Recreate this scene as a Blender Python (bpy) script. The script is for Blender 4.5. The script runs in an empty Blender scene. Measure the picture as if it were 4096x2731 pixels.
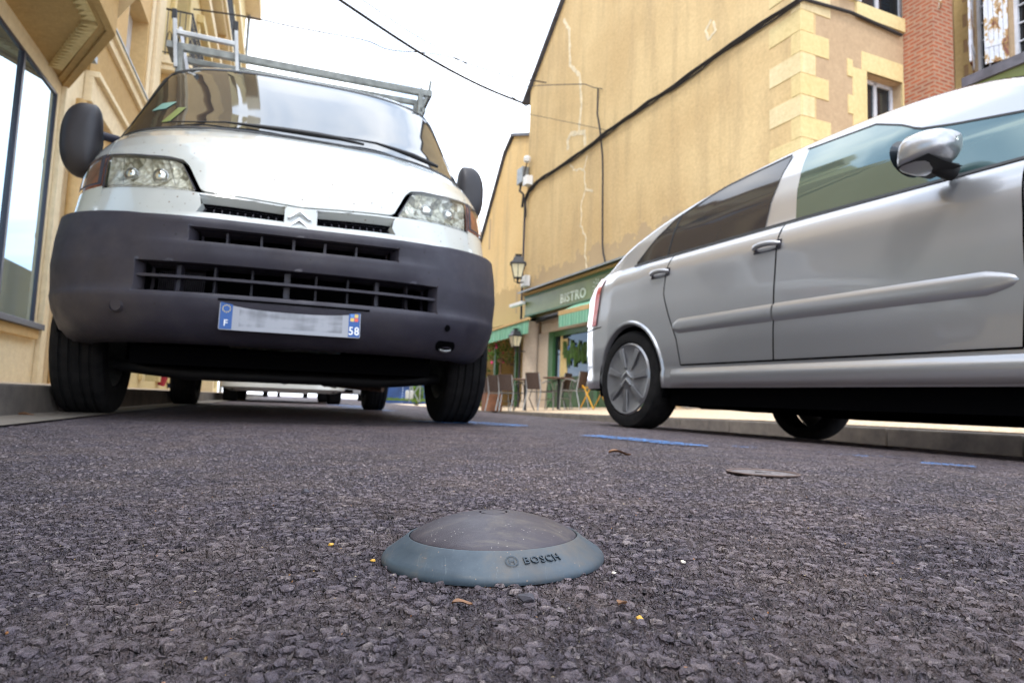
import bpy, bmesh, math, random
import numpy as np
from mathutils import Vector, Matrix
R = math.radians
sin, cos, pi = math.sin, math.cos, math.pi
scene = bpy.context.scene
random.seed(7)

# ------------------------------------------------------------------ camera, world, sun, exposure
HC, PITCH, ROLL = .1152, .0937, .0359
cam_d = bpy.data.cameras.new('camera'); cam = bpy.data.objects.new('camera', cam_d)
scene.collection.objects.link(cam); scene.camera = cam
cam_d.sensor_width = 36; cam_d.lens = 2637 / 4096 * 36
cam_d.clip_start = .01; cam_d.clip_end = 3000
_f = Vector((0, cos(PITCH), sin(PITCH))); _u = Vector((0, -sin(PITCH), cos(PITCH))); _r = Vector((1, 0, 0))
_r2 = _r * cos(ROLL) + _u * sin(ROLL); _u2 = _u * cos(ROLL) - _r * sin(ROLL)
cam.matrix_world = Matrix(((_r2.x, _u2.x, -_f.x, 0), (_r2.y, _u2.y, -_f.y, 0), (_r2.z, _u2.z, -_f.z, HC), (0, 0, 0, 1)))
cam_d.dof.use_dof = True; cam_d.dof.focus_distance = .47; cam_d.dof.aperture_fstop = 14

world = bpy.data.worlds.new("World"); scene.world = world; world.use_nodes = True
wt = world.node_tree; wt.nodes.clear()
SUN_EL, SUN_ROT = R(58), R(200)
sky = wt.nodes.new('ShaderNodeTexSky'); sky.sky_type = 'NISHITA'; sky.sun_disc = False
sky.sun_elevation = SUN_EL; sky.sun_rotation = SUN_ROT
tc = wt.nodes.new('ShaderNodeTexCoord'); mp = wt.nodes.new('ShaderNodeMapping'); mp.inputs['Scale'].default_value = (1, 1, 2.2)
nz = wt.nodes.new('ShaderNodeTexNoise'); nz.inputs['Scale'].default_value = 2.6; nz.inputs['Detail'].default_value = 7; nz.inputs['Distortion'].default_value = .6
cr = wt.nodes.new('ShaderNodeValToRGB'); cr.color_ramp.elements[0].position = .33; cr.color_ramp.elements[1].position = .68
cr.color_ramp.elements[0].color = (7.2, 9.8, 14.0, 1); cr.color_ramp.elements[1].color = (20, 20.3, 21, 1)
cr2 = wt.nodes.new('ShaderNodeValToRGB'); cr2.color_ramp.elements[0].position = .3; cr2.color_ramp.elements[1].position = .5
cr2.color_ramp.elements[0].color = (.55, .55, .55, 1); cr2.color_ramp.elements[1].color = (.97, .97, .97, 1)
mx = wt.nodes.new('ShaderNodeMix'); mx.data_type = 'RGBA'
bg = wt.nodes.new('ShaderNodeBackground'); bg.inputs['Strength'].default_value = .1
wo = wt.nodes.new('ShaderNodeOutputWorld'); L = wt.links.new
L(tc.outputs['Generated'], mp.inputs[0]); L(mp.outputs[0], nz.inputs['Vector'])
L(nz.outputs['Fac'], cr.inputs[0]); L(nz.outputs['Fac'], cr2.inputs[0])
L(cr2.outputs[0], mx.inputs['Factor']); L(sky.outputs[0], mx.inputs['A']); L(cr.outputs[0], mx.inputs['B'])
L(mx.outputs['Result'], bg.inputs['Color']); L(bg.outputs[0], wo.inputs[0])

sun_d = bpy.data.lights.new('sun', 'SUN'); sun_d.energy = 1.05; sun_d.angle = R(10); sun_d.color = (1, .96, .9)
sun = bpy.data.objects.new('sun', sun_d); scene.collection.objects.link(sun)
# light comes from behind and right of the camera
sd_ = Vector((sin(SUN_ROT) * cos(SUN_EL), cos(SUN_ROT) * cos(SUN_EL), sin(SUN_EL)))
sun.rotation_euler = (-sd_).to_track_quat('-Z', 'Y').to_euler()
scene.view_settings.view_transform = 'Standard'; scene.view_settings.look = 'None'
scene.view_settings.exposure = .98; scene.view_settings.gamma = 1
scene.render.engine = 'CYCLES'
scene.cycles.filter_width = 1.0; scene.cycles.max_bounces = 6; scene.cycles.use_denoising = True

# ------------------------------------------------------------------ materials
def node(nt, t, **kw):
    n = nt.nodes.new(t)
    for k, v in kw.items():
        if k in n.inputs.keys() and not hasattr(type(n), k): n.inputs[k].default_value = v
        else: setattr(n, k, v)
    return n
class M:
    """small helper round one Principled material"""
    def __init__(s, name, base=(.5, .5, .5), rough=.6, metal=0, **kw):
        s.m = bpy.data.materials.new(name); s.m.use_nodes = True; s.nt = s.m.node_tree
        s.b = s.nt.nodes['Principled BSDF']; s.out = s.nt.nodes['Material Output']
        s.b.inputs['Base Color'].default_value = (*base, 1); s.b.inputs['Roughness'].default_value = rough
        s.b.inputs['Metallic'].default_value = metal
        for k, v in kw.items(): s.b.inputs[k.replace('_', ' ')].default_value = v
        s.tc = s.nt.nodes.new('ShaderNodeTexCoord')
    def L(s, a, b): s.nt.links.new(a, b)
    def coord(s, scale=(1, 1, 1), src='Object'):
        m = s.nt.nodes.new('ShaderNodeMapping'); m.inputs['Scale'].default_value = scale
        s.L(s.tc.outputs[src], m.inputs[0]); return m.outputs[0]
    def noise(s, scale, detail=5, rough=.55, co=None, dist=0):
        n = s.nt.nodes.new('ShaderNodeTexNoise'); n.inputs['Scale'].default_value = scale; n.inputs['Detail'].default_value = detail
        n.inputs['Roughness'].default_value = rough; n.inputs['Distortion'].default_value = dist
        s.L(co if co is not None else s.tc.outputs['Object'], n.inputs['Vector']); return n.outputs['Fac']
    def vor(s, scale, feature='F1', co=None, out='Distance', rnd=1):
        n = s.nt.nodes.new('ShaderNodeTexVoronoi'); n.feature = feature; n.inputs['Scale'].default_value = scale
        n.inputs['Randomness'].default_value = rnd
        s.L(co if co is not None else s.tc.outputs['Object'], n.inputs['Vector']); return n.outputs[out]
    def ramp(s, fac, stops):
        n = s.nt.nodes.new('ShaderNodeValToRGB'); e = n.color_ramp.elements
        while len(e) < len(stops): e.new(.5)
        for k, (p, c) in enumerate(stops):
            e[k].position = p; e[k].color = (*c, 1) if hasattr(c, '__len__') else (c, c, c, 1)
        s.L(fac, n.inputs[0]); return n.outputs[0]
    def mix(s, fac, a, b, mode='MIX'):
        n = s.nt.nodes.new('ShaderNodeMix'); n.data_type = 'RGBA'; n.blend_type = mode; n.clamp_factor = True
        for v, k in ((fac, 'Factor'), (a, 'A'), (b, 'B')):
            if hasattr(v, 'links'): s.L(v, n.inputs[k])
            elif k == 'Factor': n.inputs[k].default_value = v
            else: n.inputs[k].default_value = (*v, 1)
        return n.outputs['Result']
    def math(s, op, a, b=0, c=None):
        n = s.nt.nodes.new('ShaderNodeMath'); n.operation = op
        for i, v in enumerate((a, b) if c is None else (a, b, c)):
            if hasattr(v, 'links'): s.L(v, n.inputs[i])
            else: n.inputs[i].default_value = v
        return n.outputs[0]
    def color(s, o): s.L(o, s.b.inputs['Base Color']); return s
    def roughness(s, o): s.L(o, s.b.inputs['Roughness']); return s
    def bump(s, h, strength=.3, dist=.01):
        n = s.nt.nodes.new('ShaderNodeBump'); n.inputs['Strength'].default_value = strength; n.inputs['Distance'].default_value = dist
        s.L(h, n.inputs['Height']); s.L(n.outputs[0], s.b.inputs['Normal']); return s

def vary(name, base, rough=.6, metal=0, sc=8, amt=.25, bump=0, bsc=60, bd=.002, **kw):
    m = M(name, base, rough, metal, **kw)
    f = m.noise(sc, 6)
    lo = tuple(c * (1 - amt) for c in base); hi = tuple(min(1, c * (1 + amt)) for c in base)
    m.color(m.ramp(f, [(.3, lo), (.7, hi)]))
    if bump: m.bump(m.noise(bsc, 4), bump, bd)
    return m.m

def plaster(name, base, base2, stain, streak=.5, low=None):
    m = M(name, base, .9)
    a = m.noise(.35, 8, .6); b = m.noise(1, 5, .6, m.coord((2.2, 2.2, .25))); c = m.noise(14, 6, .7)
    col = m.ramp(a, [(.38, base), (.62, base2)])
    col = m.mix(m.math('MULTIPLY', m.ramp(b, [(.48, 0.), (.75, 1.)]), streak), col, stain)
    col = m.mix(.35, col, m.ramp(c, [(.3, tuple(x * .75 for x in base)), (.7, tuple(min(1, x * 1.2) for x in base2))]))
    if low:
        sep = m.nt.nodes.new('ShaderNodeSeparateXYZ'); m.L(m.tc.outputs['Object'], sep.inputs[0])
        n1 = m.noise(1.3, 7, .65)
        edge = m.math('ADD', sep.outputs['Z'], m.math('MULTIPLY', m.math('SUBTRACT', n1, .5), -2.2))
        fac = m.math('LESS_THAN', edge, low[0])
        col = m.mix(m.math('MULTIPLY', fac, .8), col, low[1])
    m.color(col); m.bump(m.math('ADD', m.noise(30, 6, .7), m.math('MULTIPLY', m.noise(2.5, 5, .6), 2.)), .5, .014); return m.m

MAT = {}
MAT['wall_tan'] = plaster('wall_tan', (.52, .355, .165), (.69, .515, .265), (.38, .265, .14), 1., (4.1, (.43, .31, .18)))
MAT['wall_tan2'] = plaster('wall_tan2', (.42, .29, .17), (.5, .36, .22), (.36, .25, .15), .4)
MAT['wall_yellow'] = plaster('wall_yellow', (.70, .47, .20), (.78, .56, .27), (.46, .33, .18), .9, (4.2, (.52, .35, .16)))
MAT['cream'] = plaster('cream', (.74, .60, .38), (.80, .68, .46), (.66, .50, .30), .3)
MAT['ochre'] = plaster('ochre', (.42, .27, .10), (.48, .32, .13), (.36, .22, .08), .3)
MAT['ochre2'] = plaster('ochre2', (.55, .36, .15), (.62, .43, .2), (.42, .26, .1), .4)
MAT['stone'] = plaster('stone', (.63, .48, .21), (.70, .57, .30), (.52, .38, .16), .5)
MAT['stone_pale'] = plaster('stone_pale', (.66, .52, .27), (.74, .62, .38), (.50, .37, .18), .9)
MAT['beige'] = plaster('beige', (.50, .42, .33), (.56, .47, .38), (.42, .35, .27), .4)
MAT['repair'] = vary('repair', (.68, .58, .40), .9)
MAT['slate'] = vary('slate', (.09, .09, .11), .6, sc=4, amt=.4)
MAT['zinc'] = vary('zinc', (.3, .32, .33), .5, .6, sc=6)
MAT['glass'] = M('glass', (.015, .02, .025), .03, Specular_IOR_Level=.62, Specular_Tint=(.82, .92, 1, 1), IOR=1.6).m
MAT['glass_shop'] = M('glass_shop', (.34, .47, .56), .02, .85).m
MAT['glass_teal'] = M('glass_teal', (.03, .06, .06), .04, IOR=2.1, Specular_Tint=(.80, 1, .98, 1)).m
MAT['glass_tint'] = M('glass_tint', (.022, .022, .026), .06, IOR=1.45).m
MAT['glass_dark'] = M('glass_dark', (.012, .012, .012), .08).m
MAT['whitewood'] = vary('whitewood', (.55, .56, .6), .6, sc=5, amt=.15)
MAT['darkframe'] = M('darkframe', (.05, .05, .07), .4).m
MAT['black'] = M('black', (.006, .006, .007), .6).m
MAT['cable'] = vary('cable', (.03, .028, .03), .8, bump=.5, bsc=30)
MAT['wood_brown'] = vary('wood_brown', (.13, .065, .035), .55, sc=10)
MAT['green_paint'] = vary('green_paint', (.045, .13, .045), .45, sc=2, amt=.2)
MAT['green_fascia'] = vary('green_fascia', (.15, .185, .065), .4, sc=.8, amt=.35)
MAT['green_edge'] = M('green_edge', (.04, .12, .05), .5).m
MAT['lettering'] = M('lettering', (.66, .72, .62), .5).m
MAT['chrome'] = M('chrome', (.75, .76, .78), .18, 1).m
MAT['alu'] = vary('alu', (.34, .34, .33), .38, .75, sc=12, amt=.2)
MAT['alu_dull'] = vary('alu_dull', (.17, .175, .16), .5, .5, sc=18, amt=.35)
MAT['wicker'] = vary('wicker', (.085, .055, .042), .8, sc=60, amt=.4)
MAT['yellow_metal'] = M('yellow_metal', (.65, .33, .03), .45).m
MAT['orange'] = M('orange', (.9, .25, .02), .6).m
MAT['white'] = M('white', (.78, .78, .76), .5).m
MAT['mirror_black'] = vary('mirror_black', (.018, .015, .017), .5, bump=.3, bsc=500, bd=.0005)
MAT['darkinside'] = M('darkinside', (.003, .003, .0035), .95, Specular_IOR_Level=0).m  # near-black, no shine: shade of hollows and undersides put into the colour
MAT['blue_panel'] = vary('blue_panel', (.015, .05, .16), .5, sc=2, amt=.5)
MAT['red_cloth'] = M('red_cloth', (.4, .03, .05), .7).m
MAT['grass_green'] = vary('grass_green', (.18, .30, .03), .8, sc=20, amt=.5)
MAT['leaf_dark'] = vary('leaf_dark', (.05, .11, .015), .6, sc=12, amt=.6)
MAT['leaf_green'] = vary('leaf_green', (.10, .2, .02), .6, sc=12, amt=.5)
MAT['pink'] = M('pink', (.7, .05, .2), .6).m
MAT['poster_blue'] = vary('poster_blue', (.06, .16, .42), .4, sc=6, amt=.7)
MAT['amber_lit'] = M('amber_lit', (.9, .3, .02), .4, Emission_Color=(1, .45, .05, 1), Emission_Strength=9).m
MAT['iron'] = M('iron', (.02, .02, .022), .5).m
MAT['lamp_glass'] = M('lamp_glass', (.75, .68, .45), .25).m
MAT['terracotta'] = vary('terracotta', (.28, .12, .06), .7)
MAT['leaf_dry'] = vary('leaf_dry', (.22, .11, .055), .7, sc=200, amt=.4)
MAT['pebble_white'] = vary('pebble_white', (.62, .55, .45), .7, sc=200, amt=.3)
MAT['pebble_amber'] = vary('pebble_amber', (.6, .33, .05), .7, sc=200, amt=.3)
MAT['pebble_dark'] = vary('pebble_dark', (.05, .045, .055), .7, sc=200, amt=.3)
MAT['lid_tar'] = vary('lid_tar', (.15, .128, .125), .8, sc=90, amt=.5, bump=.6, bsc=300)
MAT['rust'] = vary('rust', (.12, .08, .068), .7, sc=60, amt=.5)

def car_paint(name, base, metal=0, rough=.3, dirt=None, coat=1.):
    m = M(name, base, rough, metal, Coat_Weight=coat, Coat_Roughness=.04)
    if dirt:
        spots = m.vor(26, co=m.coord((1, 1, 1))); n = m.noise(3, 3)
        f = m.math('MULTIPLY', m.math('LESS_THAN', spots, .11), m.math('GREATER_THAN', n, .47))
        f2 = m.math('MULTIPLY', m.math('LESS_THAN', m.vor(55), .10), m.math('GREATER_THAN', m.noise(5, 3), .5))
        grime = m.noise(2.5, 6, .65)
        col = m.ramp(grime, [(.35, base), (.75, tuple(b * k for b, k in zip(base, (.90, .90, .86))))])
        m.color(m.mix(m.math('MULTIPLY', m.math('MAXIMUM', f, f2), .85), col, dirt))
    return m.m
MAT['van_white'] = car_paint('van_white', (.50, .52, .50), dirt=(.16, .09, .04))
MAT['van2_white'] = car_paint('van2_white', (.62, .61, .55))
MAT['silver'] = car_paint('silver', (.38, .38, .39), .62, .34)
MAT['trim_grey'] = car_paint('trim_grey', (.22, .22, .23), .6, .4)
MAT['silver2'] = car_paint('silver2', (.55, .57, .6), .3, .3)
m = M('bumper_plastic', (.05, .05, .062), .55)
bc = m.ramp(m.noise(6, 7, .65), [(.3, (.017, .015, .024)), (.55, (.026, .023, .035)), (.8, (.046, .040, .045))])
scr = m.ramp(m.noise(9, 6, .75, m.coord((1, 1, 7)), 1.2), [(.62, 0.), (.72, .55)])
bc = m.mix(scr, bc, (.065, .06, .065))
nick = m.math('MULTIPLY', m.math('LESS_THAN', m.vor(24), .10), m.math('GREATER_THAN', m.noise(3, 3), .5)); bc = m.mix(m.math('MULTIPLY', nick, .8), bc, (.01, .008, .008))
dustb = m.ramp(m.noise(2.2, 6, .7), [(.5, 0.), (.8, .4)]); bc = m.mix(dustb, bc, (.075, .06, .05))
m.color(bc); m.roughness(m.ramp(m.noise(9, 5), [(.3, .45), (.7, .72)])); m.bump(m.noise(420, 3), .5, .0012); MAT['bumper'] = m.m
m = M('tyre', (.02, .02, .021), .9, Specular_IOR_Level=.2); m.color(m.ramp(m.noise(20, 5), [(.3, (.006, .006, .0065)), (.7, (.016, .015, .015))])); MAT['tyre'] = m.m
def clear_lens(name, tint):
    m = M(name, tint, .05); tr = m.nt.nodes.new('ShaderNodeBsdfTransparent'); tr.inputs[0].default_value = (*tint, 1); gl = m.nt.nodes.new('ShaderNodeBsdfGlossy'); gl.inputs['Roughness'].default_value = .04
    fr = m.nt.nodes.new('ShaderNodeFresnel'); fr.inputs[0].default_value = 1.45; ms = m.nt.nodes.new('ShaderNodeMixShader'); m.L(fr.outputs[0], ms.inputs[0]); m.L(tr.outputs[0], ms.inputs[1]); m.L(gl.outputs[0], ms.inputs[2]); m.L(ms.outputs[0], m.out.inputs[0]); return m.m
MAT['lens'] = clear_lens('lamp_lens', (.92, .92, .86))
MAT['lens_amber'] = clear_lens('lens_amber', (.80, .62, .52))
MAT['lens_red'] = M('lens_red', (.55, .09, .09), .1, Coat_Weight=1.).m
m = M('reflector', (.78, .77, .70), .25, .15); m.color(m.ramp(m.vor(26, out='Color'), [(.1, (.22, .21, .17)), (.35, (.62, .60, .50)), (.7, (.92, .92, .88))])); m.bump(m.vor(38), .9, .02); MAT['reflector'] = m.m

def asphalt(name, disp=True):
    m = M(name, (.08, .08, .08), .8)
    co = m.coord()
    warp = m.nt.nodes.new('ShaderNodeVectorMath'); warp.operation = 'MULTIPLY_ADD'
    nn = m.nt.nodes.new('ShaderNodeTexNoise'); nn.inputs['Scale'].default_value = 90; nn.inputs['Detail'].default_value = 3
    m.L(co, nn.inputs['Vector']); m.L(nn.outputs['Color'], warp.inputs[0]); warp.inputs[1].default_value = (.010, .010, .010); m.L(co, warp.inputs[2])
    wc = warp.outputs[0]
    d1 = m.vor(122, 'DISTANCE_TO_EDGE', co=wc); c1 = m.vor(122, co=wc, out='Color')
    d2 = m.vor(290, 'DISTANCE_TO_EDGE', co=wc); c2 = m.vor(290, co=wc, out='Color')
    s1 = m.nt.nodes.new('ShaderNodeSeparateColor'); m.L(c1, s1.inputs[0])
    s2 = m.nt.nodes.new('ShaderNodeSeparateColor'); m.L(c2, s2.inputs[0])
    stone1 = m.math('MULTIPLY', m.ramp(d1, [(.04, 0.), (.17, 1.)]), m.math('GREATER_THAN', s1.outputs[0], .38))
    h1 = m.math('MULTIPLY', stone1, m.math('ADD', .25, m.math('MULTIPLY', s1.outputs[1], .75)))
    stone2 = m.math('MULTIPLY', m.ramp(d2, [(.04, 0.), (.2, 1.)]), .5)
    h2 = m.math('MULTIPLY', stone2, m.math('ADD', .3, s2.outputs[1]))
    h = m.math('MAXIMUM', h1, h2)
    fine = m.noise(700, 5, .7); mid = m.noise(60, 5, .65)
    h = m.math('ADD', h, m.math('MULTIPLY', fine, .42)); h = m.math('ADD', h, m.math('MULTIPLY', mid, .7))
    # colours: bitumen, stone faces, a few pale and rusty chips
    bit = m.ramp(fine, [(.3, (.016, .011, .015)), (.7, (.085, .066, .070))])
    st = m.ramp(s1.outputs[2], [(0., (.038, .030, .042)), (.5, (.082, .068, .084)), (.85, (.145, .125, .140)), (1., (.32, .28, .25))])
    col = m.mix(m.math('MULTIPLY', stone1, .9), bit, m.mix(.5, st, m.ramp(m.noise(260, 6, .7), [(.3, (.030, .022, .030)), (.7, (.20, .17, .18))])))
    st2 = m.ramp(s2.outputs[2], [(0., (.035, .029, .042)), (.8, (.115, .103, .122)), (1., (.26, .235, .22))])
    col = m.mix(m.math('MULTIPLY', stone2, 1.1), col, st2)
    dust = m.ramp(m.noise(7, 6, .7), [(.42, 0.), (.72, .50)])
    col = m.mix(dust, col, (.175, .135, .11))
    large = m.noise(1.6, 7, .7); col = m.mix(.55, col, m.ramp(large, [(.35, (1.6, 1.46, 1.48)), (.5, (2.15, 1.97, 2.0)), (.65, (2.6, 2.38, 2.4))]), 'MULTIPLY')
    d3 = m.vor(260, co=co); c3 = m.vor(260, co=co, out='Color'); s3 = m.nt.nodes.new('ShaderNodeSeparateColor'); m.L(c3, s3.inputs[0])
    fleck = m.math('MULTIPLY', m.math('LESS_THAN', d3, .22), m.math('GREATER_THAN', s3.outputs[0], .955))
    fcol = m.ramp(s3.outputs[1], [(0., (.5, .44, .38)), (.5, (.42, .3, .14)), (.75, (.5, .18, .05)), (1., (.7, .66, .6))])
    col = m.mix(fleck, col, fcol)
    m.color(col)
    m.roughness(m.ramp(m.noise(300, 3), [(.3, .55), (.7, .85)]))
    m.bump(h, 1., .0030)
    if disp:
        dn = m.nt.nodes.new('ShaderNodeDisplacement'); dn.inputs['Scale'].default_value = .0052; dn.inputs['Midlevel'].default_value = 1.15
        m.L(h, dn.inputs['Height']); m.L(dn.outputs[0], m.out.inputs['Displacement'])
        m.m.displacement_method = 'BOTH'
    return m.m
MAT['asphalt'] = asphalt('asphalt')
m = M('gutter', (.2, .17, .13), .85); m.color(m.ramp(m.noise(8, 7, .7), [(.3, (.12, .10, .085)), (.7, (.24, .20, .15))])); m.bump(m.noise(120, 5, .7), .5, .004); MAT['gutter'] = m.m
m = M('kerb', (.2, .17, .15), .9); m.color(m.ramp(m.noise(5, 7, .7), [(.3, (.10, .085, .075)), (.7, (.22, .185, .15))])); m.bump(m.noise(90, 5, .7), .6, .005); MAT['kerb'] = m.m
m = M('pavement', (.45, .32, .2), .9); m.color(m.ramp(m.vor(70, out='Color'), [(.1, (.42, .28, .16)), (.5, (.62, .46, .30)), (.9, (.8, .66, .5))])); m.bump(m.vor(70), .7, .004); MAT['pavement'] = m.m
m = M('ground_far', (.2, .18, .16), .9); m.color(m.ramp(m.noise(.5, 6), [(.3, (.13, .12, .11)), (.7, (.2, .18, .16))])); MAT['ground_far'] = m.m
# worn road paint
m = M('blue_mark', (.05, .24, .62), .6)
m.color(m.ramp(m.noise(40, 4), [(.3, (.03, .15, .42)), (.7, (.08, .26, .58))]))
tr = m.nt.nodes.new('ShaderNodeBsdfTransparent'); ms = m.nt.nodes.new('ShaderNodeMixShader')
wear = m.math('MULTIPLY', m.math('GREATER_THAN', m.math('ADD', m.noise(60, 5, .7), m.math('MULTIPLY', m.noise(5, 3), .6)), .72), m.math('GREATER_THAN', m.vor(60, 'DISTANCE_TO_EDGE', co=m.coord((1, 1, 0))), .10))
m.L(wear, ms.inputs[0]); m.L(tr.outputs[0], ms.inputs[1]); m.L(m.b.outputs[0], ms.inputs[2]); m.L(ms.outputs[0], m.out.inputs[0])
m.bump(m.vor(105), .8, .003); MAT['blue_mark'] = m.m
m = M('blue_mark_worn', (.05, .24, .62), .6); m.color(m.ramp(m.noise(40, 4), [(.3, (.03, .15, .42)), (.7, (.08, .26, .58))]))
tr = m.nt.nodes.new('ShaderNodeBsdfTransparent'); ms = m.nt.nodes.new('ShaderNodeMixShader')
wear = m.math('GREATER_THAN', m.math('ADD', m.noise(60, 5, .7), m.math('MULTIPLY', m.noise(5, 3), .6)), .93)
m.L(wear, ms.inputs[0]); m.L(tr.outputs[0], ms.inputs[1]); m.L(m.b.outputs[0], ms.inputs[2]); m.L(ms.outputs[0], m.out.inputs[0]); MAT['blue_mark_worn'] = m.m
# brick
m = M('brick', (.35, .1, .05), .85)
bt = m.nt.nodes.new('ShaderNodeTexBrick'); bt.inputs['Scale'].default_value = 1; bt.inputs['Brick Width'].default_value = .24; bt.inputs['Row Height'].default_value = .075
bt.inputs['Mortar Size'].default_value = .024; bt.inputs['Color1'].default_value = (.38, .055, .012, 1); bt.inputs['Color2'].default_value = (.24, .035, .015, 1); bt.inputs['Mortar'].default_value = (.36, .25, .17, 1)
sp = m.nt.nodes.new('ShaderNodeSeparateXYZ'); m.L(m.tc.outputs['Object'], sp.inputs[0]); cb = m.nt.nodes.new('ShaderNodeCombineXYZ')
m.L(m.math('ADD', sp.outputs[0], sp.outputs[1]), cb.inputs[0]); m.L(sp.outputs[2], cb.inputs[1]); m.L(cb.outputs[0], bt.inputs['Vector'])
m.color(m.mix(.3, bt.outputs['Color'], m.ramp(m.noise(6, 6), [(.3, (.2, .06, .03)), (.7, (.5, .16, .06))]))); m.bump(bt.outputs['Fac'], -.5, .01); MAT['brick'] = m.m
# awning cloth, striped softly
m = M('awning_cloth', (.15, .4, .27), .8)
wv = m.nt.nodes.new('ShaderNodeTexWave'); wv.inputs['Scale'].default_value = 2.2; wv.inputs['Distortion'].default_value = 2; m.L(m.coord((1, .2, .2)), wv.inputs['Vector'])
m.color(m.ramp(wv.outputs['Fac'], [(.2, (.13, .37, .24)), (.8, (.26, .52, .36))])); MAT['awning'] = m.m
# sensor
m = M('sensor_ring', (.10, .16, .19), .42); g = m.noise(25, 7, .7)
col = m.ramp(g, [(.32, (.034, .052, .070)), (.52, (.052, .074, .094)), (.68, (.095, .092, .088))])
scr_ = m.ramp(m.noise(30, 6, .75, m.coord((9, 1, 3)), 1.5), [(.60, 0.), (.68, .6)]); col = m.mix(scr_, col, (.13, .15, .16)); smu = m.ramp(m.noise(9, 6, .7), [(.52, 0.), (.68, .65)]); col = m.mix(smu, col, (.085, .072, .06))
dots = m.math('MULTIPLY', m.math('LESS_THAN', m.vor(260), .12), m.math('GREATER_THAN', m.noise(60, 2), .50))
m.color(m.mix(dots, col, (.22, .16, .12))); m.roughness(m.ramp(m.noise(40, 5), [(.3, .32), (.7, .55)])); m.bump(m.noise(900, 3), .15, .0003); MAT['sring'] = m.m
m = M('sensor_dome', (.10, .085, .10), .5)
cd = m.noise(18, 8, .7, m.coord((1, 2.6, 1)), .6)
col = m.ramp(cd, [(.3, (.030, .023, .031)), (.52, (.046, .037, .046)), (.72, (.11, .092, .075))])
scr_ = m.ramp(m.noise(26, 7, .8, m.coord((1, 7, 1)), 1.2), [(.60, 0.), (.68, .55)]); col = m.mix(scr_, col, (.14, .125, .12))
dots = m.math('MULTIPLY', m.math('LESS_THAN', m.vor(330), .13), m.math('GREATER_THAN', m.noise(40, 2), .55))
m.color(m.mix(dots, col, (.45, .4, .36))); m.bump(m.noise(1400, 2), .5, .0005); m.roughness(m.ramp(m.noise(30, 6), [(.3, .36), (.7, .6)])); MAT['sdome'] = m.m
MAT['sletter_shade'] = M('sletter_shade', (.028, .042, .056), .5).m  # darker than the ring: shadow of the raised letters put into the colour
# number plate with unreadable smeared characters
m = M('plate_face', (.5, .5, .5), .35)
f1 = m.noise(1, 3, .5, m.coord((14, 1, 3))); f2_ = m.noise(1, 3, .5, m.coord((6, 1, 34)))
sx = m.nt.nodes.new('ShaderNodeSeparateXYZ'); m.L(m.tc.outputs['Object'], sx.inputs[0])
inb = m.math('MULTIPLY', m.math('LESS_THAN', m.math('ABSOLUTE', m.math('SUBTRACT', sx.outputs['X'], .0)), .19), m.math('LESS_THAN', m.math('ABSOLUTE', sx.outputs['Z']), .040))
band = m.math('MULTIPLY', inb, m.ramp(m.math('ADD', m.math('MULTIPLY', f1, .5), m.math('MULTIPLY', f2_, .5)), [(.42, .75), (.56, 0.)]))
m.color(m.mix(band, (.27, .28, .31), (.10, .105, .12))); MAT['plate'] = m.m
MAT['plate_blue'] = M('plate_blue', (.012, .075, .27), .5).m
MAT['flag_gold'] = M('flag_gold', (.75, .6, .15), .5).m

# ------------------------------------------------------------------ builders
COL = scene.collection
def thing(name, label, cat, loc=(0, 0, 0), rz=0, group=None, mw=None):
    o = bpy.data.objects.new(name, None); COL.objects.link(o); o.empty_display_size = .2
    if mw is not None: o.matrix_world = mw
    else: o.location = loc; o.rotation_euler = (0, 0, rz)
    o['label'] = label; o['category'] = cat
    if group: o['group'] = group
    return o
def tag(o, label, cat, group=None, kind=None):
    o['label'] = label; o['category'] = cat
    if group: o['group'] = group
    if kind: o['kind'] = kind
    return o
def structure(o): o['kind'] = 'structure'; return o

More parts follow.
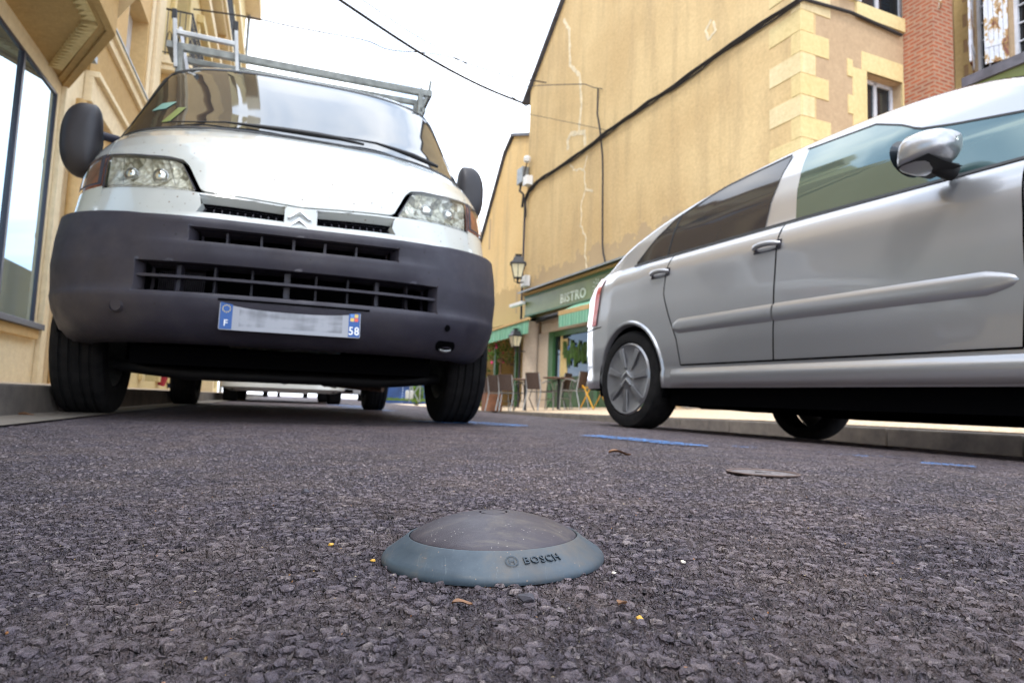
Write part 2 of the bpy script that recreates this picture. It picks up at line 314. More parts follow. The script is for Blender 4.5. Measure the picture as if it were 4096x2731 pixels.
class MB:
    def __init__(s): s.v = []; s.f = []; s.mi = []; s.k = 0
    def add(s, vs, fs):
        n = len(s.v); s.v += [tuple(p) for p in vs]; s.f += [tuple(i + n for i in f) for f in fs]; s.mi += [s.k] * len(fs); return s
    def box(s, x0, x1, y0, y1, z0, z1):
        vs = [(x, y, z) for z in (z0, z1) for y in (y0, y1) for x in (x0, x1)]
        return s.add(vs, [(0, 2, 3, 1), (4, 5, 7, 6), (0, 1, 5, 4), (2, 6, 7, 3), (0, 4, 6, 2), (1, 3, 7, 5)])
    def hexa(s, a, b):   # two quads, bottom and top (same winding)
        return s.add(list(a) + list(b), [(3, 2, 1, 0), (4, 5, 6, 7), (0, 1, 5, 4), (1, 2, 6, 5), (2, 3, 7, 6), (3, 0, 4, 7)])
    def tube(s, path, r, n=8, cap=True, closed=False):
        P = [Vector(p) for p in path]; rs = r if hasattr(r, '__len__') else [r] * len(P); m = len(P); base = len(s.v)
        up = None
        for i, p in enumerate(P):
            a = P[i - 1] if (i > 0 or closed) else p; b = P[(i + 1) % m] if (i < m - 1 or closed) else p
            t = (b - a).normalized()
            if up is None or abs(up.dot(t)) > .99: up = Vector((0, 0, 1)) if abs(t.z) < .9 else Vector((1, 0, 0))
            x = t.cross(up).normalized(); y = x.cross(t).normalized(); up = y
            for k in range(n): s.v.append(tuple(p + (x * cos(2 * pi * k / n) + y * sin(2 * pi * k / n)) * rs[i]))
        for i in range(m if closed else m - 1):
            j = (i + 1) % m
            for k in range(n): s.f.append((base + i * n + k, base + i * n + (k + 1) % n, base + j * n + (k + 1) % n, base + j * n + k)); s.mi.append(s.k)
        if cap and not closed:
            s.f.append(tuple(base + k for k in range(n))[::-1]); s.f.append(tuple(base + (m - 1) * n + k for k in range(n))); s.mi += [s.k] * 2
        return s
    def bar(s, a, b, w, h, up=(0, 0, 1)):
        a, b, up = Vector(a), Vector(b), Vector(up); t = (b - a).normalized(); x = t.cross(up).normalized() * w / 2; y = x.cross(t).normalized() * h / 2
        return s.hexa([a - x - y, a + x - y, a + x + y, a - x + y], [b - x - y, b + x - y, b + x + y, b - x + y])
    def lathe(s, prof, n=32, axis='z', c=(0, 0, 0), close=False, a0=0, a1=2 * pi):
        base = len(s.v); m = len(prof); full = abs(a1 - a0 - 2 * pi) < 1e-6; nn = n if full else n + 1
        for k in range(nn):
            a = a0 + (a1 - a0) * k / n
            for r, z in prof:
                p = {'z': (r * cos(a), r * sin(a), z), 'x': (z, r * cos(a), r * sin(a)), 'y': (r * cos(a), z, r * sin(a))}[axis]
                s.v.append((p[0] + c[0], p[1] + c[1], p[2] + c[2]))
        for k in range(n):
            for i in range(m if close else m - 1):
                j = (i + 1) % m; k2 = (k + 1) % nn
                s.f.append((base + k * m + i, base + k2 * m + i, base + k2 * m + j, base + k * m + j)); s.mi.append(s.k)
        return s
    def prism(s, poly, f0, f1):    # poly in 2D, f0/f1 map (u,v) to 3D for the two caps
        n = len(poly); base = len(s.v)
        s.v += [tuple(f0(*p)) for p in poly] + [tuple(f1(*p)) for p in poly]
        s.f += [tuple(range(base, base + n))[::-1], tuple(range(base + n, base + 2 * n))]
        s.f += [(base + i, base + (i + 1) % n, base + n + (i + 1) % n, base + n + i) for i in range(n)]; s.mi += [s.k] * (n + 2)
        return s
    def grid(s, fn, nu, nv, keep=None, closeu=False):
        base = len(s.v)
        for j in range(nv + 1):
            for i in range(nu + 1): s.v.append(tuple(fn(i / nu, j / nv)))
        for j in range(nv):
            for i in range(nu):
                if keep is None or keep((i + .5) / nu, (j + .5) / nv):
                    s.f.append((base + j * (nu + 1) + i, base + j * (nu + 1) + i + 1, base + (j + 1) * (nu + 1) + i + 1, base + (j + 1) * (nu + 1) + i)); s.mi.append(s.k)
        return s
    def blob(s, c, r, seed=0, n=6):
        rnd = random.Random(seed); bm = bmesh.new(); bmesh.ops.create_icosphere(bm, subdivisions=2, radius=1)
        ph = [rnd.uniform(0, 6) for _ in range(6)]
        vs = []
        for v in bm.verts:
            k = 1 + .22 * sin(3 * v.co.x + ph[0]) * sin(4 * v.co.y + ph[1]) + .12 * sin(6 * v.co.z + ph[2])
            vs.append((c[0] + v.co.x * r[0] * k, c[1] + v.co.y * r[1] * k, c[2] + v.co.z * r[2] * k))
        bm.verts.index_update(); s.add(vs, [tuple(v.index for v in f.verts) for f in bm.faces]); bm.free(); return s
    def build(s, name, mats, parent=None, smooth=None, bevel=0, merge=True, label=None, fix=True, loc=None):
        me = bpy.data.meshes.new(name); me.from_pydata(s.v, [], s.f)
        for mm in (mats if isinstance(mats, (list, tuple)) else [mats]): me.materials.append(MAT[mm] if isinstance(mm, str) else mm)
        me.polygons.foreach_set('material_index', s.mi)
        bm = bmesh.new(); bm.from_mesh(me)
        if merge: bmesh.ops.remove_doubles(bm, verts=bm.verts, dist=1e-5)
        if fix: bmesh.ops.recalc_face_normals(bm, faces=bm.faces)
        if bevel: bmesh.ops.bevel(bm, geom=[e for e in bm.edges if len(e.link_faces) == 2 and e.calc_face_angle(0) > R(35)], offset=bevel, segments=2, affect='EDGES', profile=.6)
        bm.to_mesh(me); bm.free()
        if smooth is not None:
            me.polygons.foreach_set('use_smooth', [True] * len(me.polygons)); me.set_sharp_from_angle(angle=R(smooth))
        o = bpy.data.objects.new(name, me); COL.objects.link(o)
        if parent is not None: o.parent = parent
        if label: o['label'] = label
        if loc: o.location = loc
        return o

def text_geo(txt, size, res=3, bold=0):
    cu = bpy.data.curves.new('t', 'FONT'); cu.body = txt; cu.size = size; cu.resolution_u = res; cu.align_x = 'CENTER'; cu.offset = size * .010; cu.space_character = 1.12
    o = bpy.data.objects.new('t', cu); COL.objects.link(o); bpy.context.view_layer.update()
    dg = bpy.context.evaluated_depsgraph_get(); me = bpy.data.meshes.new_from_object(o.evaluated_get(dg))
    vs = [tuple(v.co[:2]) for v in me.vertices]; fs = [tuple(p.vertices) for p in me.polygons]
    bpy.data.objects.remove(o); bpy.data.curves.remove(cu); bpy.data.meshes.remove(me)
    return vs, fs
def text_solid(mb, txt, size, f0, f1, res=3):
    vs, fs = text_geo(txt, size, res); n = len(vs)
    mb.add([f0(*v) for v in vs] + [f1(*v) for v in vs], [tuple(reversed(f)) for f in fs] + [tuple(i + n for i in f) for f in fs])
    cnt = {}
    for f in fs:
        for a, b in zip(f, f[1:] + f[:1]): cnt[(a, b)] = 1
    side = [(a, b, b + n, a + n) for (a, b) in cnt if (b, a) not in cnt]
    base = len(mb.v) - 2 * n
    mb.f += [tuple(i + base for i in q) for q in side]; mb.mi += [mb.k] * len(side)
    return mb

def copy_tree(o, parent=None):
    c = o.copy(); COL.objects.link(c)
    if parent is not None: c.parent = parent
    for ch in list(o.children): copy_tree(ch, c)
    return c

# ------------------------------------------------------------------ frames
VO = Vector((-1.1361, 3.3732, 0)); VYAW = .3341
LAT = Vector((cos(VYAW), sin(VYAW), 0)); FWD = Vector((-sin(VYAW), cos(VYAW), 0))
def ST(a, b, z=0): return VO + LAT * a + FWD * b + Vector((0, 0, z))      # the street's own coordinates
FO = Vector((.46, 20.7, 0)); FYAW = math.atan2(-.92, .391)
FD = Vector((cos(FYAW), sin(FYAW), 0)); FN = Vector((-FD.y, FD.x, 0))
def FA(t, n, z=0): return FO + FD * t + FN * n + Vector((0, 0, z))        # the bistro facade's coordinates
KN = Vector((.966, .259)); KQ = Vector((-.259, .966))
def kerb_z(q): return float(np.interp(q, [2.98, 5.65, 8.54, 13.5, 18.8, 24], [-.092, -.101, -.138, -.19, -.25, -.27]))
def road_z(x, y):
    x = np.asarray(x, float); y = np.asarray(y, float)
    u = 3.937 - (KN.x * x + KN.y * y); q = KQ.x * x + KQ.y * y
    zk = np.interp(q, [2.98, 5.65, 8.54, 13.5, 18.8, 24], [-.092, -.101, -.138, -.19, -.25, -.27])
    w = np.clip(1 - u / 3, 0, 1); z = zk * w ** 2
    d = np.hypot(x, y); fade = 1 - np.clip((d - .8) / 1.4, 0, 1); fade = fade * fade * (3 - 2 * fade)
    return z + .030 * np.clip(x, -1.5, 1.5) * fade
def pave_z(x, y):
    u = 3.937 - (KN.x * x + KN.y * y); q = KQ.x * x + KQ.y * y
    return kerb_z(q) + .13 + .07 * min(3, max(0, -u))
def kerb_pt(q, off=0, z=0): # off > 0 behind the kerb line
    p = KQ * q + KN * (3.937 + off); return (p.x, p.y, z)

# ------------------------------------------------------------------ ground, road, kerbs, pavements
def graded(c, fine, half, g, far):
    a = list(np.arange(0, half, fine)); s = fine
    while a[-1] < far: s *= g; a.append(a[-1] + s)
    return a
xs = graded(0, .0016, .40, 1.022, 60); xs = np.array([-v for v in xs[:0:-1]] + xs)
ys = graded(0, .0016, .52, 1.013, 90); ys = np.array(ys) + .22
ys = np.concatenate([np.array([-30, -8, -3, -1, -.3, .05, .16]), ys]); 
ys = ys[ys < 90]
X, Y = np.meshgrid(xs, ys); Z = road_z(X, Y)
nv_, nu_ = X.shape
co = np.stack([X, Y, Z], -1).reshape(-1, 3)
idx = np.arange(nv_ * nu_).reshape(nv_, nu_)
quads = np.stack([idx[:-1, :-1], idx[:-1, 1:], idx[1:, 1:], idx[1:, :-1]], -1).reshape(-1, 4)
me = bpy.data.meshes.new('road'); me.vertices.add(len(co)); me.vertices.foreach_set('co', co.ravel())
me.loops.add(quads.size); me.loops.foreach_set('vertex_index', quads.ravel().astype(np.int32))
me.polygons.add(len(quads)); me.polygons.foreach_set('loop_start', np.arange(0, quads.size, 4, dtype=np.int32)); me.polygons.foreach_set('loop_total', np.full(len(quads), 4, dtype=np.int32))
me.polygons.foreach_set('use_smooth', np.ones(len(quads), dtype=bool))
me.update(calc_edges=True); me.materials.append(MAT['asphalt'])
road = bpy.data.objects.new('road', me); COL.objects.link(road); structure(road)

g = MB(); g.add([(-900, -900, -.75), (900, -900, -.75), (900, 900, -.75), (-900, 900, -.75)], [(0, 1, 2, 3)])
structure(g.build('ground', 'ground_far', fix=False))

# left gutter slabs, kerb stones, pavement (street frame)
g = MB(); g.grid(lambda u, v: ST(-.99 + .24 * u, -9 + 60 * v, .0055), 1, 120); structure(g.build('gutter', 'gutter', fix=False))
g = MB()
b = -9.
while b < 46:
    p = [ST(-.98, b + .004), ST(-1.16, b + .004), ST(-1.16, b + .992), ST(-.98, b + .992)]
    g.hexa([q_ + Vector((0, 0, -.1)) for q_ in p], [q_ + Vector((0, 0, .122)) for q_ in p]); b += 1
structure(g.build('kerb', 'kerb', bevel=.008))
g = MB(); p = [ST(-1.16, -14), ST(-9, -14), ST(-9, 46), ST(-1.16, 46)]
g.hexa([q_ + Vector((0, 0, -.2)) for q_ in p], [ST(-1.16, -14, .120), ST(-9, -14, .3), ST(-9, 46, .3), ST(-1.16, 46, .120)])
structure(g.build('pavement', 'pavement'))
# right kerb and pavement
g = MB(); q0 = -6.
while q0 < 44:
    z0, z1 = kerb_z(q0), kerb_z(q0 + 1)
    a_, b_ = q0 + .006, q0 + .992
    lo = [kerb_pt(a_, 0, z0 - .2), kerb_pt(a_, .16, z0 - .2), kerb_pt(b_, .16, z1 - .2), kerb_pt(b_, 0, z1 - .2)]
    hi = [kerb_pt(a_, .012, z0 + .13), kerb_pt(a_, .16, z0 + .132), kerb_pt(b_, .16, z1 + .132), kerb_pt(b_, .012, z1 + .13)]
    g.hexa(lo, hi); q0 += 1
structure(g.build('kerb', 'kerb', bevel=.012))
g = MB()
def pv_(u, v):
    q = -6 + 50 * v; off = [.16, 3.0, 9, 30][min(3, int(round(u * 3)))]
    x, y, _ = kerb_pt(q, off); return (x, y, pave_z(x, y) - .002)
g.grid(pv_, 3, 60); structure(g.build('pavement', 'pavement', fix=False))

# blue bay markings
def mark(pts, mat_, name='road_marking'):
    g = MB(); n = len(pts) // 2
    top, bot = pts[:n], pts[n:]
    vs = [(x, y, float(road_z(x, y)) + .0045) for x, y in top + bot]
    g.add(vs, [(i, i + 1, n + i + 1, n + i) for i in range(n - 1)])
    return structure(g.build(name, mat_, fix=False))
mark([(-.60, 3.62), (-.30, 3.86), (-.121, 3.78), (.03, 3.62), (.10, 3.47), (-.60, 3.50), (-.32, 3.42), (-.20, 3.42), (.0, 3.30), (.10, 3.40)], 'blue_mark')
mark([(.275, 2.56), (.355, 2.63), (.474, 2.50), (.582, 2.30), (.645, 2.15), (.270, 2.52), (.328, 2.44), (.424, 2.279), (.525, 2.12), (.625, 2.08)], 'blue_mark')
mark([(.769, 2.283), (.85, 2.27), (.713, 2.13), (.79, 2.12)], 'blue_mark_worn')
mark([(.947, 2.06), (1.06, 2.03), (1.134, 1.96), (.90, 1.94), (1.0, 1.91), (1.085, 1.87)], 'blue_mark_worn')
mark([(1.08, 1.74), (1.14, 1.72), (1.16, 1.66), (1.02, 1.65), (1.08, 1.61), (1.12, 1.59)], 'blue_mark')
mark([(-2.5, 9.9), (-1.6, 8.9), (-2.6, 9.3), (-1.75, 8.2)], 'blue_mark')
mark([(-1.9, 7.9), (-1.1, 6.6), (-1.95, 7.5), (-1.15, 6.3)], 'blue_mark')

# ------------------------------------------------------------------ the parking sensor in front
SR = .0835
SC_ = Vector((.0075 - .0327 * .49, .4335 + SR * .98, -.0015))
sen = thing('parking_sensor', 'round grey domed parking sensor stuck on the asphalt in front', 'parking sensor', SC_)
sen.rotation_euler = (R(-.3), R(-1.9), 0)
ring = [(.0, .0), (SR, .0), (SR + .0004, .0016), (SR - .0002, .0040), (SR - .0022, .0064), (SR - .0050, .0082), (SR - .0125, .0132), (.0650, .0178), (.0642, .0181), (.0636, .0176), (.0634, .0150)]
o = MB().lathe(ring, 128).build('base_ring', 'sring', sen, smooth=40)
dome = [(.0634, .0150), (.0628, .0176), (.0620, .0184)]
for k in range(1, 25):
    r = .0620 * (1 - k / 25); dome.append((r, .0184 + .0158 * (1 - (r / .0620) ** 2) ** .9))
dome2 = [p for p in dome if p[0] > .0112] + [(.0110, .0338), (.0107, .0322), (.0098, .0322), (.0095, .0338), (.004, .0342), (0, .0342)]
MB().lathe(dome2, 128).build('dome', 'sdome', sen, smooth=40)
def ring_pt(ang, s, lift):   # s: metres up the slope from its lower edge, ang from the front
    r0, z0, r1, z1 = SR - .0050, .0082, .0650, .0178
    ln = math.hypot(r0 - r1, z1 - z0); t = s / ln; r = r0 + (r1 - r0) * t; z = z0 + (z1 - z0) * t
    nx, nz = (z1 - z0) / ln, (r0 - r1) / ln
    if t < .55: r += .0004; z += .0002
    r += nx * lift; z += nz * lift
    return (r * sin(ang), -r * cos(ang), z)
g = MB(); RM = .0722
text_solid(g, 'BOSCH', .0080, lambda x, y: ring_pt(R(28.5) + x / RM, y + .0052, -.0004), lambda x, y: ring_pt(R(28.5) + x / RM, y + .0052, .0006), 2)
g.build('lettering', 'sletter_shade', sen)
g = MB()
def lg(cx, cy, r0, r1, n=32):
    def f(u, v): a = 2 * pi * u; r = r0 + (r1 - r0) * v; return ring_pt(R(11.2) + (cx + r * cos(a)) / RM, cy + r * sin(a), .0005)
    g.grid(f, n, 1)
lg(0, .0080, .0036, .0044)
for x0, x1, y0, y1 in ((-.0019, -.0012, -.0022, .0022), (.0012, .0019, -.0022, .0022), (-.0013, .0013, -.0005, .0005)):
    g.grid(lambda u, v: ring_pt(R(11.2) + (x0 + (x1 - x0) * u) / RM, .0080 + y0 + (y1 - y0) * v, .0005), 1, 1)
g.build('emblem', 'sletter_shade', sen)

# ------------------------------------------------------------------ loose bits on the asphalt, utility cover
def pebble(x, y, r, mat_, label, seed, flat=.6, name='pebble', cat='pebble'):
    z = float(road_z(x, y)); g = MB(); rnd = random.Random(seed * 7 + 1); bm = bmesh.new(); bmesh.ops.create_icosphere(bm, subdivisions=2, radius=1)
    dirs = [Vector([rnd.gauss(0, 1) for _ in range(3)]).normalized() for _ in range(11)]; cut = [rnd.uniform(.55, .85) for _ in dirs]
    for v in bm.verts:
        for d, c in zip(dirs, cut):
            k = v.co.dot(d)
            if k > c: v.co -= d * (k - c)
    bm.verts.index_update(); g.add([(v.co.x * r * 1.25, v.co.y * r, v.co.z * r * flat + r * flat * .45) for v in bm.verts], [tuple(v.index for v in f.verts) for f in bm.faces]); bm.free()
    o = g.build(name, mat_, smooth=12, loc=(x, y, z)); tag(o, label, cat); o['group'] = 'loose bits on the asphalt'; return o
pebble(-.257, .858, .0052, 'pebble_dark', 'black stone lying loose behind and left of the domed sensor', 1, .8)
pebble(-.141, .548, .0024, 'pebble_amber', 'yellow pebble on the asphalt left of the domed sensor', 2)
pebble(.131, .495, .0022, 'pebble_white', 'pale tan pebble on the asphalt right of the domed sensor', 3)
pebble(.075, .462, .0020, 'pebble_white', 'small white chip beside the right edge of the sensor ring', 4)
pebble(-.0955, .495, .0020, 'pebble_amber', 'orange grain touching the left edge of the sensor ring', 5)
pebble(.074, .367, .0020, 'pebble_amber', 'rusty orange chip in front and right of the sensor', 6, .8)
pebble(.014, .402, .0052, 'pebble_dark', 'large grey stone chip just in front of the sensor', 7, .6)
def leaf(x, y, L_, rz, label, curl=.2):
    g = MB(); z = float(road_z(x, y))
    def f(u, v):
        w = sin(pi * u) ** .7 * L_ * .28 * (1 + .25 * sin(9 * u)); a = (v - .5) * 2
        return ((u - .5) * L_, a * w, .0016 + L_ * curl * (a * a) * .5 + L_ * .08 * sin(5 * u))
    g.grid(f, 10, 4); o = g.build('dry_leaf', 'leaf_dry', smooth=60, loc=(x, y, z)); o.rotation_euler = (0, 0, rz)
    tag(o, label, 'leaf', 'loose bits on the asphalt')
leaf(-.023, .388, .012, .2, 'thin reddish leaf scrap in front of the sensor')
leaf(.068, .388, .009, .9, 'crumpled rust-coloured leaf scrap right of the front of the sensor', .4)
leaf(.268, 1.60, .055, .1, 'curled orange leaf on the road below the blue paint dash')
leaf(-1.86, 2.56, .05, .5, 'orange leaf lying on the gutter slab by the left kerb', .4)
vc = thing('valve_cover', 'small oval rust-brown utility cover set in the asphalt', 'utility cover', (.44, 1.15, float(road_z(.44, 1.15)) + .001))
g = MB(); prof = [(.053, 0), (.060, .000), (.061, .0022), (.058, .0030), (.056, .001)]
g.lathe(prof, 48); g.build('rim', 'rust', vc, smooth=40)
g = MB(); g.lathe([(0, .0010), (.03, .0012), (.054, .0006)], 48); g.box(-.012, .012, -.004, .004, .001, .003); g.build('lid', 'lid_tar', vc, smooth=40)

# ------------------------------------------------------------------ the white van
van = thing('delivery_van', 'white delivery van with black bumper parked facing the camera', 'van', VO, VYAW)
# horizontal slices of the front: z, centre depth, half width, corner depth, exponent
SL = [(.27, -.70, .82, .55, 2.7), (.30, -.78, .88, .60, 2.7), (.34, -.828, .918, .64, 2.7), (.42, -.862, .946, .66, 2.8), (.50, -.870, .956, .64, 2.8), (.60, -.870, .962, .63, 2.8),
      (.70, -.868, .960, .64, 2.7), (.775, -.862, .955, .66, 2.6), (.79, -.855, .930, .68, 2.5), (.87, -.835, .930, .71, 2.4), (.95, -.800, .932, .73, 2.4), (1.05, -.745, .940, .75, 2.4), (1.13, -.680, .935, .76, 2.4),
      (1.20, -.600, .930, .77, 2.4), (1.26, -.500, .925, .77, 2.4), (1.30, -.415, .920, .76, 2.4), (1.34, -.365, .915, .75, 2.4), (1.45, -.235, .900, .72, 2.4), (1.60, -.060, .872, .66, 2.5),
      (1.75, .115, .845, .58, 2.6), (1.88, .270, .820, .50, 2.7), (1.94, .345, .805, .46, 2.7), (1.98, .41, .79, .44, 2.7), (2.02, .52, .77, .42, 2.7), (2.05, .68, .73, .42, 2.7), (2.07, .95, .66, .42, 2.7), (2.08, 1.4, .5, .4, 2.7)]
SLA = np.array(SL)
from functools import lru_cache
def sl(z): return [float(np.interp(z, SLA[:, 0], SLA[:, i])) for i in (1, 2, 3, 4)]
def vp0(u, z):     # u in [-1, 1] round the nose
    b0, w, d, n = sl(z); t = abs(u) * pi / 2
    a = w * sin(t) ** (2 / n); b = b0 + d * (1 - max(0., cos(t)) ** (2 / n))
    return Vector((math.copysign(a, u), b, z))
def vp(u, z, off=0.):
    p = vp0(u, z)
    if off:
        e = .004; du = vp0(min(1, u + e), z) - vp0(max(-1, u - e), z); dz = vp0(u, z + .006) - vp0(u, z - .006)
        n = du.cross(dz).normalized(); p = p + n * off
    return p
def ua(a, z):
    b0, w, d, n = sl(z); return math.copysign(math.asin(min(1, (abs(a) / w)) ** (n / 2)) / (pi / 2), a)
def ub(b, z, s=1):
    b0, w, d, n = sl(z); c = min(1, max(0, 1 - (b - b0) / d)); return s * math.acos(c ** (n / 2)) / (pi / 2)
def vpatch(name, mat_, ul, ur, zb, zt, nu=24, nv=10, off=0., skirt=.018, parent=van, smooth=35, zfun=None):
    """panel between u-limits ul(z)..ur(z) and z-limits zb(t)..zt(t), with a turned-in edge"""
    g = MB()
    def P(t, v, o_):
        zz0, zz1 = zb(t), zt(t); z = zz0 + (zz1 - zz0) * v; return vp(ul(z) + (ur(z) - ul(z)) * t, z, o_)
    g.grid(lambda t, v: P(t, v, off), nu, nv)
    if skirt:
        g.grid(lambda t, v: P(t, 0, off - skirt * v), nu, 1); g.grid(lambda t, v: P(t, 1, off - skirt * v), nu, 1)
        g.grid(lambda t, v: P(0, t, off - skirt * v), nv, 1); g.grid(lambda t, v: P(1, t, off - skirt * v), nv, 1)
    return g.build(name, mat_, parent, smooth=smooth)

# body shell (roof, sides, tail) with the dark seams between the panels as its nose
g = MB(); g.k = 0
zs = [1.945, 1.98, 2.02, 2.05, 2.07, 2.08]
BL = 4.15
side = lambda z: float(np.interp(z, [.27, .34, 1.3, 1.94, 2.05, 2.08], [.93, .96, .965, .86, .78, .62]))
def roof_pt(u, v):
    z = float(np.interp(v * 5, range(6), zs)); return vp(-1 + 2 * u, z, 0)
g.grid(roof_pt, 48, 5)
# roof plate behind the front slope, sides and tail
for s in (-1, 1):
    def sidept(u, v, s=s):
        z = .30 + (2.05 - .30) * v; w = sl(z)[1]; yb = sl(z)[0] + sl(z)[2]
        if z > 2.0: w = sl(z)[1]
        y = yb + (BL - yb) * u; k = min(1, u * 4); ww = w + (side(z) - w) * k * .6
        return Vector((s * ww, y, z))
    def keep(u, v):
        z = .30 + 1.75 * v; y = sl(z)[0] + sl(z)[2]; y = y + (BL - y) * u
        return not (math.hypot(y - 3.245, z - .34) < .43 or math.hypot(y, z - .34) < .42) 
    g.grid(sidept, 60, 24, keep)
g.grid(lambda u, v: Vector(((2 * u - 1) * .75 * (1 - .0 * v), 1.1 + (BL - 1.1) * v, 2.085 - .03 * (2 * u - 1) ** 4)), 12, 4)
for s in (-1, 1): g.grid(lambda u, v: Vector((s * (.75 + .06 * u), 1.0 + (BL - 1.0) * v, 2.055 - .02 * u)), 2, 2)
g.grid(lambda u, v: Vector(((2 * u - 1) * .93, BL, .35 + 1.7 * v)), 4, 4)
g.build('body', 'van_white', van, smooth=40)
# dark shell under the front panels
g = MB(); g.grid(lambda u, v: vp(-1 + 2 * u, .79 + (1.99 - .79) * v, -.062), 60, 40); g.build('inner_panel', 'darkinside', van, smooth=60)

US = lambda z: ua(float(np.interp(z, [.78, .91, 1.08, 1.33], [.743, .756, .774, .800])), z)       # bonnet/wing seam
gap = .0022
# front panel strip under the bonnet, with the two air slots
def zgap(a):      # bonnet lower edge height
    return float(np.interp(abs(a), [0, .385, .40, .44], [.866, .905, .915, .915]))
ZB = lambda a: .774 + .024 * (abs(a) / .76) ** 2
ZT = lambda a: float(np.interp(abs(a), [0, .37, .42, .76], [.861, .887, .893, .914]))
g = MB()
cols = sorted(set([round(x, 4) for x in list(np.linspace(-.754, .754, 59))] + [-.362, -.062, .062, .362]))
cols = [c for i, c in enumerate(cols) if i == 0 or c - cols[i - 1] > .004 or c in (-.362, -.062, .062, .362)]
rows = [0, .1, .22, .5, .8, .93, 1]
def slot(a, v):
    s0 = -.385 + (.03 if v < .5 else 0); return (.062 < abs(a) < .362) and .22 < v < .93
def fp(a, v, off):
    z = ZB(a) + (ZT(a) - ZB(a)) * v; a = a + math.copysign(.055 * (v - .59) * math.exp(-((abs(a) - .362) / .03) ** 2), a); return vp(ua(a, z), z, off)
base = len(g.v)
for v in rows:
    for a in cols: g.v.append(tuple(fp(a, v, 0)))
nc = len(cols)
for j in range(len(rows) - 1):
    for i in range(nc - 1):
        if not slot((cols[i] + cols[i + 1]) / 2, (rows[j] + rows[j + 1]) / 2):
            g.f.append((base + j * nc + i, base + j * nc + i + 1, base + (j + 1) * nc + i + 1, base + (j + 1) * nc + i)); g.mi.append(0)
for s in (-1, 1):     # sloping walls of the slots
    a0, a1 = sorted((s * .062, s * .362))
    g.grid(lambda t, w: fp(a0 + (a1 - a0) * t, .93 - .17 * w, -.036 * w), 10, 2)
    g.grid(lambda t, w: fp(a0 + (a1 - a0) * t, .22, -.045 * w), 10, 2)
    g.grid(lambda t, w: fp(a0, .22 + .71 * t, -.045 * w), 4, 2); g.grid(lambda t, w: fp(a1, .22 + .71 * t, -.045 * w), 4, 2)
g.grid(lambda t, w: fp(-.754 + 1.508 * t, 1, -.02 * w), 40, 1); g.grid(lambda t, w: fp(-.754 + 1.508 * t, 0, -.02 * w), 40, 1)
g.build('front_panel', 'van_white', van, smooth=35)
for s in (-1, 1):
    g = MB(); a0, a1 = sorted((s * .05, s * .40))
    g.grid(lambda t, w: fp(a0 + (a1 - a0) * t, .05 + .9 * w, -.036), 12, 3); g.k = 1  # slot backing in near-black, its shade put into the colour
    g.grid(lambda t, w: fp(a0 + (a1 - a0) * t, .60 + .04 * w, -.030 - .006 * w), 12, 1)
    for k in range(12):
        aa = a0 + (a1 - a0) * (k + .5) / 12; g.grid(lambda t, w: fp(aa - .002 + .004 * t, .1 + .45 * w, -.034), 1, 2)
    g.build('air_slot', ['darkinside', 'bumper'], van, smooth=35)
# bonnet: centre lower edge at the gap, steps up over the headlights
def hood_z0(a):
    a = abs(a); return float(np.interp(a, [0, .37, .388, .412, .436, .46, .52, .60, .78], [.867, .893, .904, .955, 1.010, 1.040, 1.058, 1.067, 1.098]))
g = MB(); NC, NR = 120, 30
WSB = lambda a: 1.302 + .022 * (abs(a) / .8) ** 2      # bonnet rear edge height
def hood(u, v, off=0):
    k = -1 + 2 * u; k = math.copysign(abs(k) ** .9, k)
    z1 = WSB(.8 * k); a_top = .797 * k; z0 = hood_z0(.772 * k)
    z = z0 + (z1 - z0) * v; s = float(np.interp(z, [.86, 1.08, 1.32], [.748, .772, .797])) - gap; a = s * k
    return vp(ua(a, z), z, off)
g.grid(hood, NC, NR)
for vv in (0, 1): g.grid(lambda t, w: hood(t, vv, -.02 * w), NC, 1)
for uu in (0, 1): g.grid(lambda t, w: hood(uu, t, -.02 * w), NR, 1)
g.build('bonnet', 'van_white', van, smooth=35)
